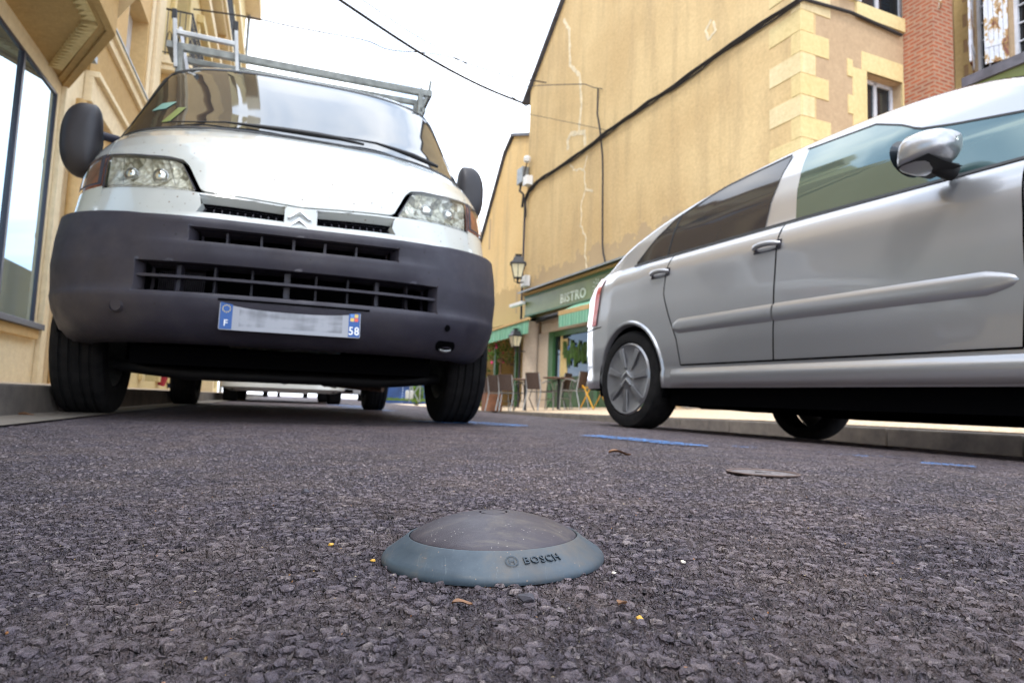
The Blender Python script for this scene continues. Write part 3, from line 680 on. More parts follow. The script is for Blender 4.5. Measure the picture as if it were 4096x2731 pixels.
# wings
for s in (-1, 1):
    g = MB()
    def wing(u, v, off=0, z0=.80, z1=1.325, u0=None, s=s):
        z = z0 + (z1 - z0) * v; a = ua(float(np.interp(z, [.78, .91, 1.08, 1.33], [.743, .756, .774, .800])) + gap, z)
        e = 1.0; return vp(s * (a + (e - a) * u), z, off)
    zlo = lambda t: .925 - .0 * t
    g.grid(lambda u, v: wing(u, v, 0, .800, .925), 12, 4)
    g.grid(lambda u, v: wing(u, v, 0, 1.100 + .0 * u, 1.325), 16, 10)
    g.grid(lambda u, v: wing(.75 + .25 * u, v, 0, .925, 1.100), 8, 6)
    g.grid(lambda t, w: wing(0, t, -.02 * w, 1.100, 1.325), 8, 1); g.grid(lambda t, w: wing(t, 0, -.02 * w, 1.100, 1.325), 12, 1)
    g.grid(lambda t, w: wing(t, 1, -.02 * w, .800, .925), 12, 1); g.grid(lambda t, w: wing(0, t, -.02 * w, .800, .925), 3, 1)
    g.build('wing', 'van_white', van, smooth=35)
    # headlight: reflector bowl, bulb shield and clear lens
    hl = MB()
    def hp(t, v, off, s=s):
        ab = .390 + (.754 - .390) * t; at = .455 + (.773 - .455) * t; zb_, zt_ = .8935 + .0235 * t, float(np.interp(t, [0, .04, .15, .45, 1], [1.014, 1.034, 1.047, 1.060, 1.090]))
        z = zb_ + (zt_ - zb_) * v; a = ab + (at - ab) * v; return vp(s * ua(a, z), z, off)
    hl.grid(lambda t, v: hp(t, v, .004), 24, 8)
    L_ = hl.build('headlight', 'lens', van, smooth=60)
    g = MB(); g.grid(lambda t, v: hp(.02 + .96 * t, .04 + .92 * v, -.010 - .035 * sin(pi * t) ** .5 * sin(pi * v) ** .5), 30, 14); g.build('reflector', 'reflector', L_, smooth=25)
    g = MB()
    for tt, rr in ((.36, .034), (.72, .030)):
        c = hp(tt, .52, -.030); g = MB(); g.lathe([(0, -.01), (rr * .5, -.008), (rr, .004), (rr * 1.05, .010), (rr * .98, .012), (rr * .4, .0)], 20, 'y', c); g.build('lamp_bowl', 'chrome', L_, smooth=40)
    g = MB()
    for q_ in range(2): g.grid(lambda t, v: hp(.20 + .56 * q_ - .0 + .006 * t, .1 + .8 * v, .001), 1, 6)
    for fr in ((0, 1, 0, .012), (0, 1, .965, 1), (0, .02, 0, 1), (.975, 1, 0, 1)):
        g.grid(lambda t, v: hp(fr[0] + (fr[1] - fr[0]) * t, fr[2] + (fr[3] - fr[2]) * v, .0048), 24, 4)
    g.build('lamp_frame', 'bumper', L_, smooth=60)
    # indicator round the corner
    def ip(t, v, off, s=s):
        z = .930 + (1.095 - .930) * v; a = ua(float(np.interp(z, [.91, 1.08], [.760, .778])), z); e = .80 + .05 * v
        z2 = z + .012 * t * (1 - v) - .008 * t * v
        return vp(s * (a + (e - a) * t), z2, off)
    g = MB(); g.grid(lambda t, v: ip(t, v, .004), 16, 8); I_ = g.build('indicator', 'lens_amber', van, smooth=60)
    g = MB(); g.grid(lambda t, v: ip(t, v, -.010), 16, 6); g.build('lamp_bowl', vary('amber_bowl', (.62, .30, .20), .35, .0, sc=14, amt=.5), I_, smooth=60)
    g = MB()
    for fr in ((0, 1, 0, .07), (0, 1, .93, 1), (0, .10, 0, 1), (.86, 1, 0, 1)): g.grid(lambda t, v: ip(fr[0] + (fr[1] - fr[0]) * t, fr[2] + (fr[3] - fr[2]) * v, .0048), 14, 4)
    g.build('lamp_frame', 'bumper', I_, smooth=60)
# windscreen, rubber surround, pillars
AS = lambda z: float(np.interp(z, [1.30, 1.45, 1.60, 1.75, 1.88, 1.94], [.868, .845, .815, .785, .752, .71]))
def wsp(u, v, off=0, m_=0.):
    k = -1 + 2 * u; zb_ = 1.312 + .015 * k * k - .0; zt_ = 1.925 - .0 * abs(k) - .035 * abs(k) ** 8
    z = zb_ + (zt_ - zb_) * v; a = (AS(z) + m_) * math.copysign(abs(k) ** .85, k); return vp(ua(a, z), z, off)
g = MB(); g.grid(lambda u, v: wsp(u, v, .001), 50, 26); g.build('windscreen', 'glass', van, smooth=60)
g = MB()
g.grid(lambda u, v: wsp(u, 1 + .035 * v - .012, .003), 60, 2); g.grid(lambda u, v: wsp(u, -.02 + .03 * v, .003), 60, 2)
for s in (0, 1): g.grid(lambda u, v: (lambda p: p)(wsp(s, v, .003, -.02 + .04 * u)), 3, 26)
g.build('screen_seal', 'black', van, smooth=60)
for s in (-1, 1):
    g = MB(); g.grid(lambda u, v: vp(s * (ua(AS(1.31 + .64 * v) + .018, 1.31 + .64 * v) * (1 - u) + 1.0 * u), 1.31 + .64 * v, 0), 10, 16); g.build('pillar', 'van_white', van, smooth=60)
    g = MB(); g.grid(lambda u, v: Vector((s * (sl(1.34 + .48 * v)[1] + .006), sl(1.34 + .48 * v)[0] + sl(1.34 + .48 * v)[2] - .02 + .85 * u, 1.34 + .48 * v)), 4, 4); g.build('side_window', 'glass', van)
# wipers
def wiper(P_, rr):
    g = MB(); g.tube([vp(ua(a, z), z, .014 + o) for a, z, o in P_], rr, 6); g.build('wiper', 'black', van, smooth=50)
wiper([(-.60, 1.345, 0), (-.35, 1.352, 0), (-.22, 1.344, 0), (-.10, 1.336, .004), (.05, 1.334, .006), (.16, 1.328, .01), (.27, 1.318, .01)], [.003, .004, .009, .012, .013, .010, .006])
wiper([(.07, 1.336, .01), (.21, 1.356, .006), (.335, 1.366, .006), (.437, 1.350, .008), (.52, 1.338, .01), (.60, 1.328, .01), (.66, 1.322, .012)], [.004, .004, .006, .010, .013, .012, .008])
# stickers inside the screen corner
g = MB(); g.grid(lambda u, v: wsp(.075 + .05 * u + .02 * v, .30 + .10 * v, .004), 3, 3); g.build('sticker', M('sticker', (.18, .34, .28), .4).m, van)
g = MB(); g.grid(lambda u, v: wsp(.145 + .025 * u + .02 * v, .08 + .22 * v, .004), 3, 3); g.build('sticker', M('sticker_green', (.16, .20, .05), .4).m, van)

# bumper with its two grille openings
UL, UR_ = .395, .575
acols = sorted(set(list(np.round(np.linspace(0, .90, 46), 4)) + [UL, UR_, .405, .585]))
ucols_pos = acols
zr = [.275, .285, .30, .32, .35, .39, .43, .465, .480, .487, .497, .512, .53, .56, .585, .600, .612, .628, .645, .662, .672, .680, .69, .71, .733, .742, .752, .764, .7725, .7765]
# relief of the bumper face across height: lip under the step, roll at the top
relief = lambda z: float(np.interp(z, [.275, .30, .35, .465, .480, .492, .505, .60, .63, .672, .69, .735, .752, .764, .7725, .7765], [-.03, -.008, .006, .018, .016, .004, 0, 0, .010, .012, .004, .012, .016, .012, .004, -.012]))
g = MB()
allc = [-c for c in acols[:0:-1]] + acols
def bpt(a, z, off=0.):
    w = sl(z)[1]; u = ua(a, z)
    rr = relief(z)
    if z > .505: rr *= 1 - min(1, max(0, (abs(a) - .42) / .2))
    elif rr > 0: rr *= 1 - .65 * min(1, max(0, (abs(a) - .7) / .2))
    if abs(a) > .70 and .35 < z < .50: pass
    return vp(u, z, rr + off)
sidecols = list(np.linspace(0, 1, 10))
def bcol(k, z, off=0.):     # k index into a unified list of columns
    if k < 10: a = -.90; t = sidecols[9 - k]; u0 = ua(-.90, z); return vp(u0 + (-1 - u0) * t, z, (relief(z) * (.35 if relief(z) > 0 else 1) if z < .505 else min(0, relief(z))) + off)
    k -= 10
    if k < len(allc): return bpt(allc[k], z, off)
    k -= len(allc); t = sidecols[k]; u0 = ua(.90, z); return vp(u0 + (1 - u0) * t, z, (relief(z) * (.35 if relief(z) > 0 else 1) if z < .505 else min(0, relief(z))) + off)
NCc = 20 + len(allc)
cent = lambda k: 0 if 10 <= k < 10 + len(allc) else 9
base = len(g.v)
for z in zr:
    for k in range(NCc):
        zz = z + (0.018 * (abs(allc[k - 10]) / .75) ** 2 if 10 <= k < 10 + len(allc) else .026) * max(0, (z - .6) / .18)
        zz -= 0
        g.v.append(tuple(bcol(k, z) + Vector((0, 0, zz - z))))
def inop(a, z):
    return (abs(a) < UR_ and .487 < z < .600) or (abs(a) < UL and .680 < z < .733)
def wheelcut(k, z):
    # the bumper sweeps up to the wheel arch at its outer ends
    return (k < 7 or k >= NCc - 7) and z < .36
for j in range(len(zr) - 1):
    for k in range(NCc - 1):
        zc = (zr[j] + zr[j + 1]) / 2
        ac = (allc[k - 10] + allc[k - 9]) / 2 if 10 <= k < 9 + len(allc) else 9
        if k in (9, 9 + len(allc)): ac = 9
        if inop(ac, zc) or wheelcut(k, zc): continue
        g.f.append((base + j * NCc + k, base + j * NCc + k + 1, base + (j + 1) * NCc + k + 1, base + (j + 1) * NCc + k)); g.mi.append(0)
def lift(a, z): return .018 * (abs(a) / .75) ** 2 * max(0, (z - .6) / .18)
def bz(a, z, off=0): return bpt(a, z, off) + Vector((0, 0, lift(a, z)))
for (W_, z0, z1, dp) in ((UR_, .487, .600, .09), (UL, .680, .733, .08)):
    # bevelled walls: the openings flare outwards at both ends
    g.grid(lambda t, w: bz(-W_ + 2 * W_ * t, z1, -dp * w) + Vector((0, 0, -.012 * w)), 40, 2); g.grid(lambda t, w: bz(-W_ + 2 * W_ * t, z0, -dp * w), 40, 2)
    for s in (-1, 1): g.grid(lambda t, w: bz(s * W_ - s * .035 * w, z0 + (z1 - z0) * t, -dp * w), 4, 2)
g.grid(lambda t, w: vp(-1 + 2 * t, zr[-1], relief(zr[-1]) - .05 * w) + Vector((0, 0, .026 * min(1, (abs(-1 + 2 * t) * 1.0) ** 2 * 1.2))), 60, 2)
g.grid(lambda t, w: vp(-1 + 2 * t, zr[0], relief(zr[0]) - .10 * w), 60, 2)
bump_ = g.build('bumper', 'bumper', van, smooth=40)
g = MB()
g.grid(lambda t, w: bz(-.52 + 1.04 * t, .54 - .011 * (w - .5), -.012) if False else bz((-.572) + 1.144 * t, .5455 - .010 * (w - .5), -.010), 50, 1)
g.grid(lambda t, w: bz((-.572) + 1.144 * t, .5505, -.010 - .05 * w), 50, 1); g.grid(lambda t, w: bz((-.572) + 1.144 * t, .5405, -.010 - .05 * w), 50, 1)
for a, w_ in ((-.43, .018), (-.30, .008), (-.165, .008), (-.035, .024), (.075, .008), (.20, .008), (.32, .018), (.45, .008)):
    g.grid(lambda t, w: bz(a - w_ / 2 + w_ * t, .486 + .116 * w, -.042), 1, 5)
    for e in (-1, 1): g.grid(lambda t, w: bz(a + e * w_ / 2, .486 + .116 * w, -.030 - .045 * t), 1, 5)
for a, w_ in ((-.265, .008), (-.14, .008), (-.02, .010), (.10, .010), (.225, .008)):
    g.grid(lambda t, w: bz(a - w_ / 2 + w_ * t, .678 + .058 * w, -.030), 1, 4)
    for e in (-1, 1): g.grid(lambda t, w: bz(a + e * w_ / 2, .678 + .058 * w, -.030 - .045 * t), 1, 4)
g.build('grille', 'bumper', bump_, smooth=40)
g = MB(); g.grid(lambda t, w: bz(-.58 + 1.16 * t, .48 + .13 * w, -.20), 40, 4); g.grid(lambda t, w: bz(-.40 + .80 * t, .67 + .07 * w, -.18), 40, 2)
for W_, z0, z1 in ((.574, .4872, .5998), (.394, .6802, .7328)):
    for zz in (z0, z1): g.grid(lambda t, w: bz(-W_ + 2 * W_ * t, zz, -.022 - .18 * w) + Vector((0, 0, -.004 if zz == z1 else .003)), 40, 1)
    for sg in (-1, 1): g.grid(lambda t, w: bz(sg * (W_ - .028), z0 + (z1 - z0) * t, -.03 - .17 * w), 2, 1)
g.build('grille_shade', 'darkinside', bump_)  # near-black sheets lining the openings, painted-in shade
# bracing lines of a radiator behind the lower grille, visible at the left end
g = MB()
for k in range(26): a = -.56 + k * .008; g.grid(lambda t, w: bz(a + .003 * t, .49 + .11 * w, -.13), 1, 3)
g.build('radiator', 'bumper', bump_)
# fog-lamp blank, bolt hole, towing eye opening
g = MB(); c = bpt(-.622, .427, .0); nrm = (bpt(-.622, .427, .02) - c).normalized(); rot = nrm.to_track_quat('Z', 'Y').to_matrix()
def disc(g, c, rot, prof, n=28):
    base = len(g.v)
    h = MB().lathe(prof, n); g.add([tuple(c + rot @ Vector(p)) for p in h.v], h.f)
disc(g, c, rot, [(.0, .001), (.020, .002), (.0212, .000), (.0222, -.006), (.0245, -.006), (.0252, .0015), (.027, .0005), (.028, -.004)]); g.build('blanking_cap', 'bumper', bump_, smooth=40)
c = bpt(.624, .430, .0015); rot = (bpt(.624, .43, .03) - c).normalized().to_track_quat('Z', 'Y').to_matrix()
g = MB(); disc(g, c, rot, [(0, .0), (.0145, .0)]); c = bpt(.635, .358, .0015); rot2 = (bpt(.635, .358, .03) - c).normalized().to_track_quat('Z', 'Y').to_matrix()
def stad(w, h): return [(w * cos(a) * (1 if True else 1) + (.028 if cos(a) > 0 else -.028), h * sin(a)) for a in np.linspace(0, 2 * pi, 28, endpoint=False)]
pts = [tuple(bpt(.632 + x, .358 + y, .0022)) for x, y in stad(.020, .022)]; g.add(pts, [tuple(range(len(pts)))])
g.build('bolt_hole', 'darkinside', bump_)
g = MB(); g.tube([bpt(.632 + x, .338 + .006 * (x / .03) ** 2, .004) for x in np.linspace(-.026, .030, 7)], [.004, .006, .007, .007, .007, .006, .004], 8); g.build('towing_eye', 'alu', bump_, smooth=50)
# number plate
c = bpt(-.009, .405, .0); tilt = .20

def plate(parent, c, tilt, w=.52, h=.110, digits='58'):
    me_ = MB(); f = lambda x, z, o: (x, -o, z)
    me_.k = 0; me_.prism([(-w / 2 + .004, -h / 2), (w / 2 - .004, -h / 2), (w / 2, -h / 2 + .004), (w / 2, h / 2 - .004), (w / 2 - .004, h / 2), (-w / 2 + .004, h / 2), (-w / 2, h / 2 - .004), (-w / 2, -h / 2 + .004)], lambda x, z: f(x, z, 0), lambda x, z: f(x, z, .004))
    p = me_.build('number_plate', 'plate', parent); p.location = c; p.rotation_euler = (-tilt, 0, 0)
    for x0, x1 in ((-w / 2 + .003, -w / 2 + .046), (w / 2 - .046, w / 2 - .003)):
        g = MB(); g.box(x0, x1, -.0052, -.004, -h / 2 + .003, h / 2 - .003); g.build('blue_band', 'plate_blue', p)
    g = MB()
    for k in range(12):
        a = 2 * pi * k / 12; cx, cz = -w / 2 + .0245 + .0135 * cos(a), .026 + .0135 * sin(a); pts = []
        for q_ in range(10): r = (.0030, .0013)[q_ % 2]; t = pi / 2 + q_ * pi / 5; pts.append((cx + r * cos(t), cz + r * sin(t)))
        g.prism(pts, lambda x, z: (x, -.0052, z), lambda x, z: (x, -.0058, z))
    g.build('stars', 'flag_gold', p)
    g = MB(); text_solid(g, 'F', .034, lambda x, z: (x - w / 2 + .0245, -.0052, z - .040), lambda x, z: (x - w / 2 + .0245, -.0058, z - .040)); g.build('country_letter', 'white', p)
    g = MB(); text_solid(g, digits, .046, lambda x, z: (x * .85 + w / 2 - .0245, -.0052, z - .043), lambda x, z: (x * .85 + w / 2 - .0245, -.0058, z - .043)); g.build('department_number', 'white', p)
    g = MB()
    for k, (dx, dz, mm) in enumerate(((-.008, .008, 0), (.008, .008, 1), (-.008, -.008, 1), (.008, -.008, 2))):
        g.k = mm; cx, cz = w / 2 - .0245 + dx, .026 + dz; g.box(cx - .007, cx + .007, -.0056, -.0048, cz - .007, cz + .007)
    g.build('region_emblem', [M('emb_blue', (.08, .2, .5), .4).m, M('emb_gold', (.6, .42, .1), .4).m, M('emb_red', (.6, .08, .05), .4).m], p)
    return p
plate(bump_, Vector((-.008, sl(.405)[0] - .021, .406)), .10)
g = MB(); g.grid(lambda t, w: bpt(-.275 + .56 * t, .464 + .008 * w, .003), 30, 1); g.build('plate_strip', 'darkinside', bump_)  # thin near-black strip laid on the bumper above the plate
# double chevron badge
g = MB()
for zt_ in (.853, .817):
    for s in (-1, 1):
        yb = -.874
        A = [(-.006 + s * 0, zt_), (-.006 + s * .046, zt_ - .040), (-.006 + s * .036, zt_ - .040), (-.006, zt_ - .012)]
        g.prism(A, lambda x, z: (x, -.838 - .012 + .20 * abs(x + .006) * 0, z), lambda x, z: (x, -.838 - .021 - .004 * (1 - abs(x + .006) / .046), z))
b_ = g.build('badge', 'chrome', van, bevel=.0012)
# mirrors
def mirror(s, a, b, z, sc, back):
    g = MB()
    g.grid(lambda u, v: (lambda th, ph: Vector((a + s * (.095 * sc * (cos(ph) if cos(ph) > 0 else -.80 * abs(cos(ph)) ** .35) * abs(sin(th)) ** .6), b + .085 * sc * -math.copysign(abs(cos(th)) ** .8, cos(th)), z + .185 * sc * math.copysign(abs(sin(ph)) ** .8, sin(ph)) * abs(sin(th)) ** .7)))(pi * v * .56, 2 * pi * u), 32, 12)
    g.lathe([(0, 0)], 3) if False else None
    m_ = g.build('mirror', 'mirror_black', van, smooth=60)
    g = MB(); g.grid(lambda u, v: Vector((a + s * (.08 * sc * cos(2 * pi * u) * v), b + .022, z + .165 * sc * sin(2 * pi * u) * v)), 28, 2); g.build('mirror_glass', 'glass', m_, smooth=60)
    g = MB(); g.tube([(s * .88, b + .12, z - .10), (s * .93, b + .07, z - .08), (a - s * .03, b + .015, z - .04)], [.035, .03, .03], 10); g.tube([(s * .88, b + .10, z + .06), (a - s * .02, b + .015, z + .05)], [.022, .022], 8); g.build('mirror_arm', 'bumper', m_, smooth=50)
mirror(-1, -1.0, .02, 1.295, .98, 0)
mirror(1, 1.0, .36, 1.40, .98, 0)
# wheels
def tyre_wheel(parent, x, y, s, r=.335, w=.205, rim_r=.20, name='wheel', zc=None, tread=True):
    wl = MB(); prof = []
    hw = w / 2
    outer = [(rim_r, -hw * .80), (rim_r + .015, -hw * .95), (r - .05, -hw), (r - .018, -hw * .97), (r - .005, -hw * .84)]
    tr_ = []
    if tread:
        gr = [-.55, -.2, .2, .55]; x0 = -hw * .78
        for q_ in gr:
            c = q_ * hw; tr_ += [(r, c - .007), (r - .008, c - .004), (r - .008, c + .004), (r, c + .007)]
        tr_ = [(r - .001, -hw * .78)] + tr_ + [(r - .001, hw * .78)]
    prof = outer + tr_ + [(p[0], -p[1]) for p in outer[::-1]]
    zc = r if zc is None else zc
    root = wl.lathe(prof, 56, 'x').build(name, 'tyre', parent, smooth=35); root.location = (x, y, zc - .002)
    g = MB(); g.lathe([(rim_r + .002, s * hw * .85), (rim_r - .012, s * hw * .75), (rim_r - .02, s * hw * .3), (.09, s * hw * .35), (.05, s * hw * .62), (0, s * hw * .62)], 40, 'x')
    g.lathe([(rim_r + .002, -s * hw * .85), (rim_r - .012, -s * hw * .7), (rim_r - .02, s * hw * .2), (.05, s * hw * .2), (0, s * hw * .2)], 40, 'x')
    g.build('rim', 'alu_dull', root, smooth=40)
    return root
for s in (-1, 1):
    for yy in (0, 3.245): tyre_wheel(van, s * .862, yy, s)
# mud flaps, floor, axle, exhaust
g = MB()
g.box(-.62, .62, -.52, .35, .225, .30); g.box(-.62, .62, .35, 4.0, .30, .36)
for s in (-1, 1): g.box(s * .80 - .12, s * .80 + .12, .55, 2.7, .27, .34); g.box(s * .7 - .02, s * .7 + .02, .42, .45, .12 + .1, .6)
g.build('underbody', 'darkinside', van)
g = MB(); g.tube([(-.80, 3.245, .30), (.80, 3.245, .30)], .035, 10); g.lathe([(0, -.10), (.07, -.05), (.08, 0), (.07, .05), (0, .1)], 12, 'x', (0, 3.245, .3)); g.build('axle', 'black', van, smooth=50)
g = MB()
for s in (-1, 1): g = MB(); g.box(s * .45 - .04, s * .45 + .04, 2.6, 3.9, .25, .28); g.build('leaf_spring', 'black', van)
g = MB()
g.tube([(-.75, -.1, .23), (-.45, -.2, .20), (.45, -.2, .20), (.75, -.1, .23)], .03, 8); g.build('subframe', 'black', van, smooth=50)
g = MB(); g.tube([(.30, .5, .235), (.34, 2.2, .23), (.46, 3.0, .23)], .030, 10); g.lathe([(0, 0), (.07, .01), (.07, .45), (0, .46)], 14, 'y', (.34, 2.0, .27)); g.tube([(.40, 2.75, .24), (.60, 2.35, .215), (.80, 2.20, .20)], .030, 10); g.build('exhaust', 'rust', van, smooth=50)
g = MB()
for s in (-1, 1):
    g.grid(lambda u, v: Vector((s * (.55 + .36 * v), .42 * cos(pi * u), .34 + .42 * sin(pi * u))), 20, 2); g.grid(lambda u, v: Vector((s * (.55 + .36 * v), 3.245 + .43 * cos(pi * u), .34 + .43 * sin(pi * u))), 20, 2)
    g.grid(lambda u, v: Vector((s * .55, -.45 + .9 * u, .30 + .46 * v)), 2, 2); g.grid(lambda u, v: Vector((s * .55, 2.8 + .9 * u, .30 + .46 * v)), 2, 2)
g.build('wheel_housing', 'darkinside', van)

# roof rack (a thing fixed on the van: its own object)
rk = thing('roof_rack', 'galvanised metal roof rack with ladder stops on the white van', 'roof rack', ST(0, .75, 2.06), VYAW)
zb = .142
g = MB(); g.bar((-.80, 0, zb), (.80, 0, zb), .034, .044); g.build('crossbar', 'alu_dull', rk, bevel=.003)
for y in (.17, 1.8): g = MB(); g.bar((-.80, y, zb), (.80, y, zb), .03, .036); g.build('crossbar', 'alu_dull', rk, bevel=.003)
for x in (-.785, -.44):
    g = MB(); g.bar((x + .03, -.02, .0), (x, -.02, .33), .022, .026, (0, 1, 0)); g.build('upright', 'alu', rk, bevel=.003)
    g = MB(); g.bar((x, -.02, .300), (x - .002, -.02, .362), .028, .030, (0, 1, 0)); g.build('end_cap', 'black', rk, bevel=.005)
g = MB(); g.bar((-.765, -.02, .222), (-.43, -.02, .216), .026, .028); g.build('rung', 'alu', rk, bevel=.004)
g = MB(); g.bar((-.70, .15, .0), (-.775, .15, .34), .018, .022, (0, 1, 0)); g.build('upright', 'whitewood', rk)
for e in (-1, 1): g = MB(); g.bar((e * .80, -.02, zb), (e * .80, .19, zb), .03, .04); g.build('side_rail', 'alu_dull', rk)
g = MB(); g.bar((.795, 0, zb), (.805, 0, .235), .016, .016, (0, 1, 0)); g.bar((.80, 0, .17), (.745, 0, .02), .020, .020, (0, 1, 0)); g.bar((.77, .05, .16), (.75, .05, .20), .012, .012, (0, 1, 0)); g.box(.735, .775, -.02, .18, .0, .03); g.build('bracket', 'alu_dull', rk)
for x in (-.74, .74):
    for y in (0, .17, 1.8): g = MB(); g.box(x - .018, x + .018, y - .02, y + .02, -.05, .13); g.build('foot', 'alu_dull', rk, bevel=.004)
g = MB(); g.tube([(-.70, .30, .06), (-.66, .28, .115), (-.60, .25, .10), (-.54, .20, .03), (-.50, .15, .0)], [.016, .022, .020, .024, .018], 8); g.build('strap', 'orange', rk, smooth=50, label='bright orange strap')

# ------------------------------------------------------------------ the silver people carrier driving past
yw, rl, pt = .442, .035, -.004
cF = Vector((sin(yw) * cos(pt), -cos(yw) * cos(pt), sin(pt))); cL = Vector((cos(yw) * cos(rl), sin(yw) * cos(rl), -sin(rl))); cU = cF.cross(cL).normalized(); cL = cU.cross(cF)
cC = Vector((.702, 4.12, -.009))
car = thing('silver_car', 'silver people carrier passing on the right, cut by the frame', 'car', mw=Matrix(((cF.x, cL.x, cU.x, cC.x), (cF.y, cL.y, cU.y, cC.y), (cF.z, cL.z, cU.z, cC.z), (0, 0, 0, 1))))
TOPS = [(-.82, .50), (-.81, .62), (-.77, .80), (-.68, .98), (-.50, 1.135), (-.25, 1.275), (0, 1.375), (.3, 1.465), (.6, 1.535), (.9, 1.585), (1.3, 1.615), (1.65, 1.605), (1.95, 1.55), (2.25, 1.43), (2.6, 1.25), (2.9, 1.09), (3.2, 1.0), (3.4, .88), (3.5, .74), (3.55, .55)]
TA = np.array(TOPS)
def ctop(s):
    # smooth interpolation of the roofline
    k = np.searchsorted(TA[:, 0], s) - 1; k = int(min(max(k, 1), len(TA) - 3)); x = TA[k - 1:k + 3, 0]; y = TA[k - 1:k + 3, 1]
    t = (s - x[1]) / (x[2] - x[1]); t = min(1, max(0, t)); m1 = (y[2] - y[0]) / (x[2] - x[0]) * (x[2] - x[1]); m2 = (y[3] - y[1]) / (x[3] - x[1]) * (x[2] - x[1])
    return (2 * t**3 - 3 * t**2 + 1) * y[1] + (t**3 - 2 * t**2 + t) * m1 + (-2 * t**3 + 3 * t**2) * y[2] + (t**3 - t**2) * m2
def cins(s): return float(np.interp(s, [-.82, -.80, -.75, -.65, -.50, -.25, .1, 2.7, 3.1, 3.35, 3.48, 3.55], [.40, .30, .20, .11, .06, .02, 0, 0, .05, .17, .32, .50]))
def cprof(h): return float(np.interp(h, [.20, .235, .27, .33, .345, .37, .5, .66, .74, .80, .90, .96, 1.01, 1.045, 1.2, 1.35, 1.47, 1.6], [.10, .05, .025, .018, .026, .022, .008, .002, .004, .010, .016, .026, .050, .078, .118, .185, .262, .36]))
def cside(s, h, off=0.):
    zt = ctop(s); dh = min(.13, (zt - .3) * .25); h0 = zt - dh; t0 = cins(s) + cprof(min(h, h0)) + .0
    if h > h0:
        x = min(1, (h - h0) / dh); t = t0 + (.875 - t0) * (1 - max(0, 1 - x ** 1.8) ** (1 / 2.6))
    else: t = t0
    return Vector((s, t - off, h))
def far(p): return Vector((p.x, 1.75 - p.y, p.z))
def csec(s, v):
    zt = ctop(s); dh = min(.13, (zt - .3) * .25); h0 = zt - dh
    if v < .8: h = .205 + (h0 - .205) * v / .8
    else: h = h0 + dh * sin((v - .8) / .2 * pi / 2)
    return cside(s, h)
NS = 150; s_of = lambda u: -.82 + 4.37 * u
rows_h = list(np.linspace(.25, 1.045, 26))
for sd_i, tr in ((0, lambda p: p), (1, far)):
    g = MB()
    S_ = [s_of(i / NS) for i in range(NS + 1)]
    # lower sheet (fixed heights) with the wheel arches cut out, squeezed under the roofline at the ends
    pts = []
    for j, h in enumerate(rows_h):
        for s in S_:
            h0 = ctop(s) - min(.13, (ctop(s) - .3) * .25); hh = .25 + (h - .25) * min(1, (h0 - .25) / (1.045 - .25))
            ss = s
            for cx in (0, 2.76):
                dx, dz = ss - cx, hh - .312; d = math.hypot(dx, dz)
                if abs(d - .338) < .019 and d > 0: ss = cx + dx * .338 / d; hh = .312 + dz * .338 / d
            pts.append((ss, hh))
    base = len(g.v); n1 = NS + 1
    g.v += [tuple(tr(cside(*p))) for p in pts]
    for j in range(len(rows_h) - 1):
        for i in range(NS):
            q = [j * n1 + i, j * n1 + i + 1, (j + 1) * n1 + i + 1, (j + 1) * n1 + i]
            cx_ = sum(pts[k][0] for k in q) / 4; cz_ = sum(pts[k][1] for k in q) / 4
            if any(math.hypot(cx_ - c, cz_ - .312) < .338 for c in (0, 2.76)): continue
            g.f.append(tuple(base + k for k in q)); g.mi.append(0)
    def upper(u, v):
        s = s_of(u); h0 = ctop(s) - min(.13, (ctop(s) - .3) * .25); hb = .25 + .795 * min(1, (h0 - .25) / .795)
        if v < .5: return tr(cside(s, hb + (h0 - hb) * v * 2))
        w = (v - .5) * 2; return tr(cside(s, h0 + (ctop(s) - h0) * sin(w * pi / 2) - (1e-4 if w == 1 else 0) * 0))
    g.grid(upper, NS, 24)
    if sd_i == 0: v_, f_, m_ = g.v, g.f, g.mi
    else: base = len(v_); v_ += g.v; f_ += [tuple(k + base for k in f) for f in g.f]; m_ += g.mi
g = MB(); g.v, g.f, g.mi = v_, f_, m_
for s0 in (-.82, 3.55):   # nose and tail closing faces
    A = [cside(s0, h) for h in np.linspace(.25, ctop(s0), 8)]
    g.grid(lambda u, v: A[int(round(v * 7))] * (1 - u) + far(A[int(round(v * 7))]) * u, 4, 7)
g.build('body', 'silver', car, smooth=32)
def cpatch(name, mat_, s0, s1, hb, ht, off=.004, n=24, m_=6, parent=car, both=True, smooth=60, offf=None):
    g = MB()
    for tr in ((lambda p: p, far) if both else (lambda p: p,)):
        g.grid(lambda u, v: tr(cside(s0 + (s1 - s0) * u, hb(s0 + (s1 - s0) * u) + (ht(s0 + (s1 - s0) * u) - hb(s0 + (s1 - s0) * u)) * v, off if offf is None else offf(u, v))), n, m_)
    return g.build(name, mat_, parent, smooth=smooth)
itp = lambda X_, Y_: (lambda s: float(np.interp(s, X_, Y_)))
for tr_, nm in ((0, 'near'), (1, 'far')):
    pass
BELT = itp([-.1, 1.3, 2.2, 2.7], [1.052, 1.055, 1.045, 1.02])
RT = itp([-.05, .05, .23, .6, 1.05], [1.06, 1.15, 1.30, 1.425, 1.475])
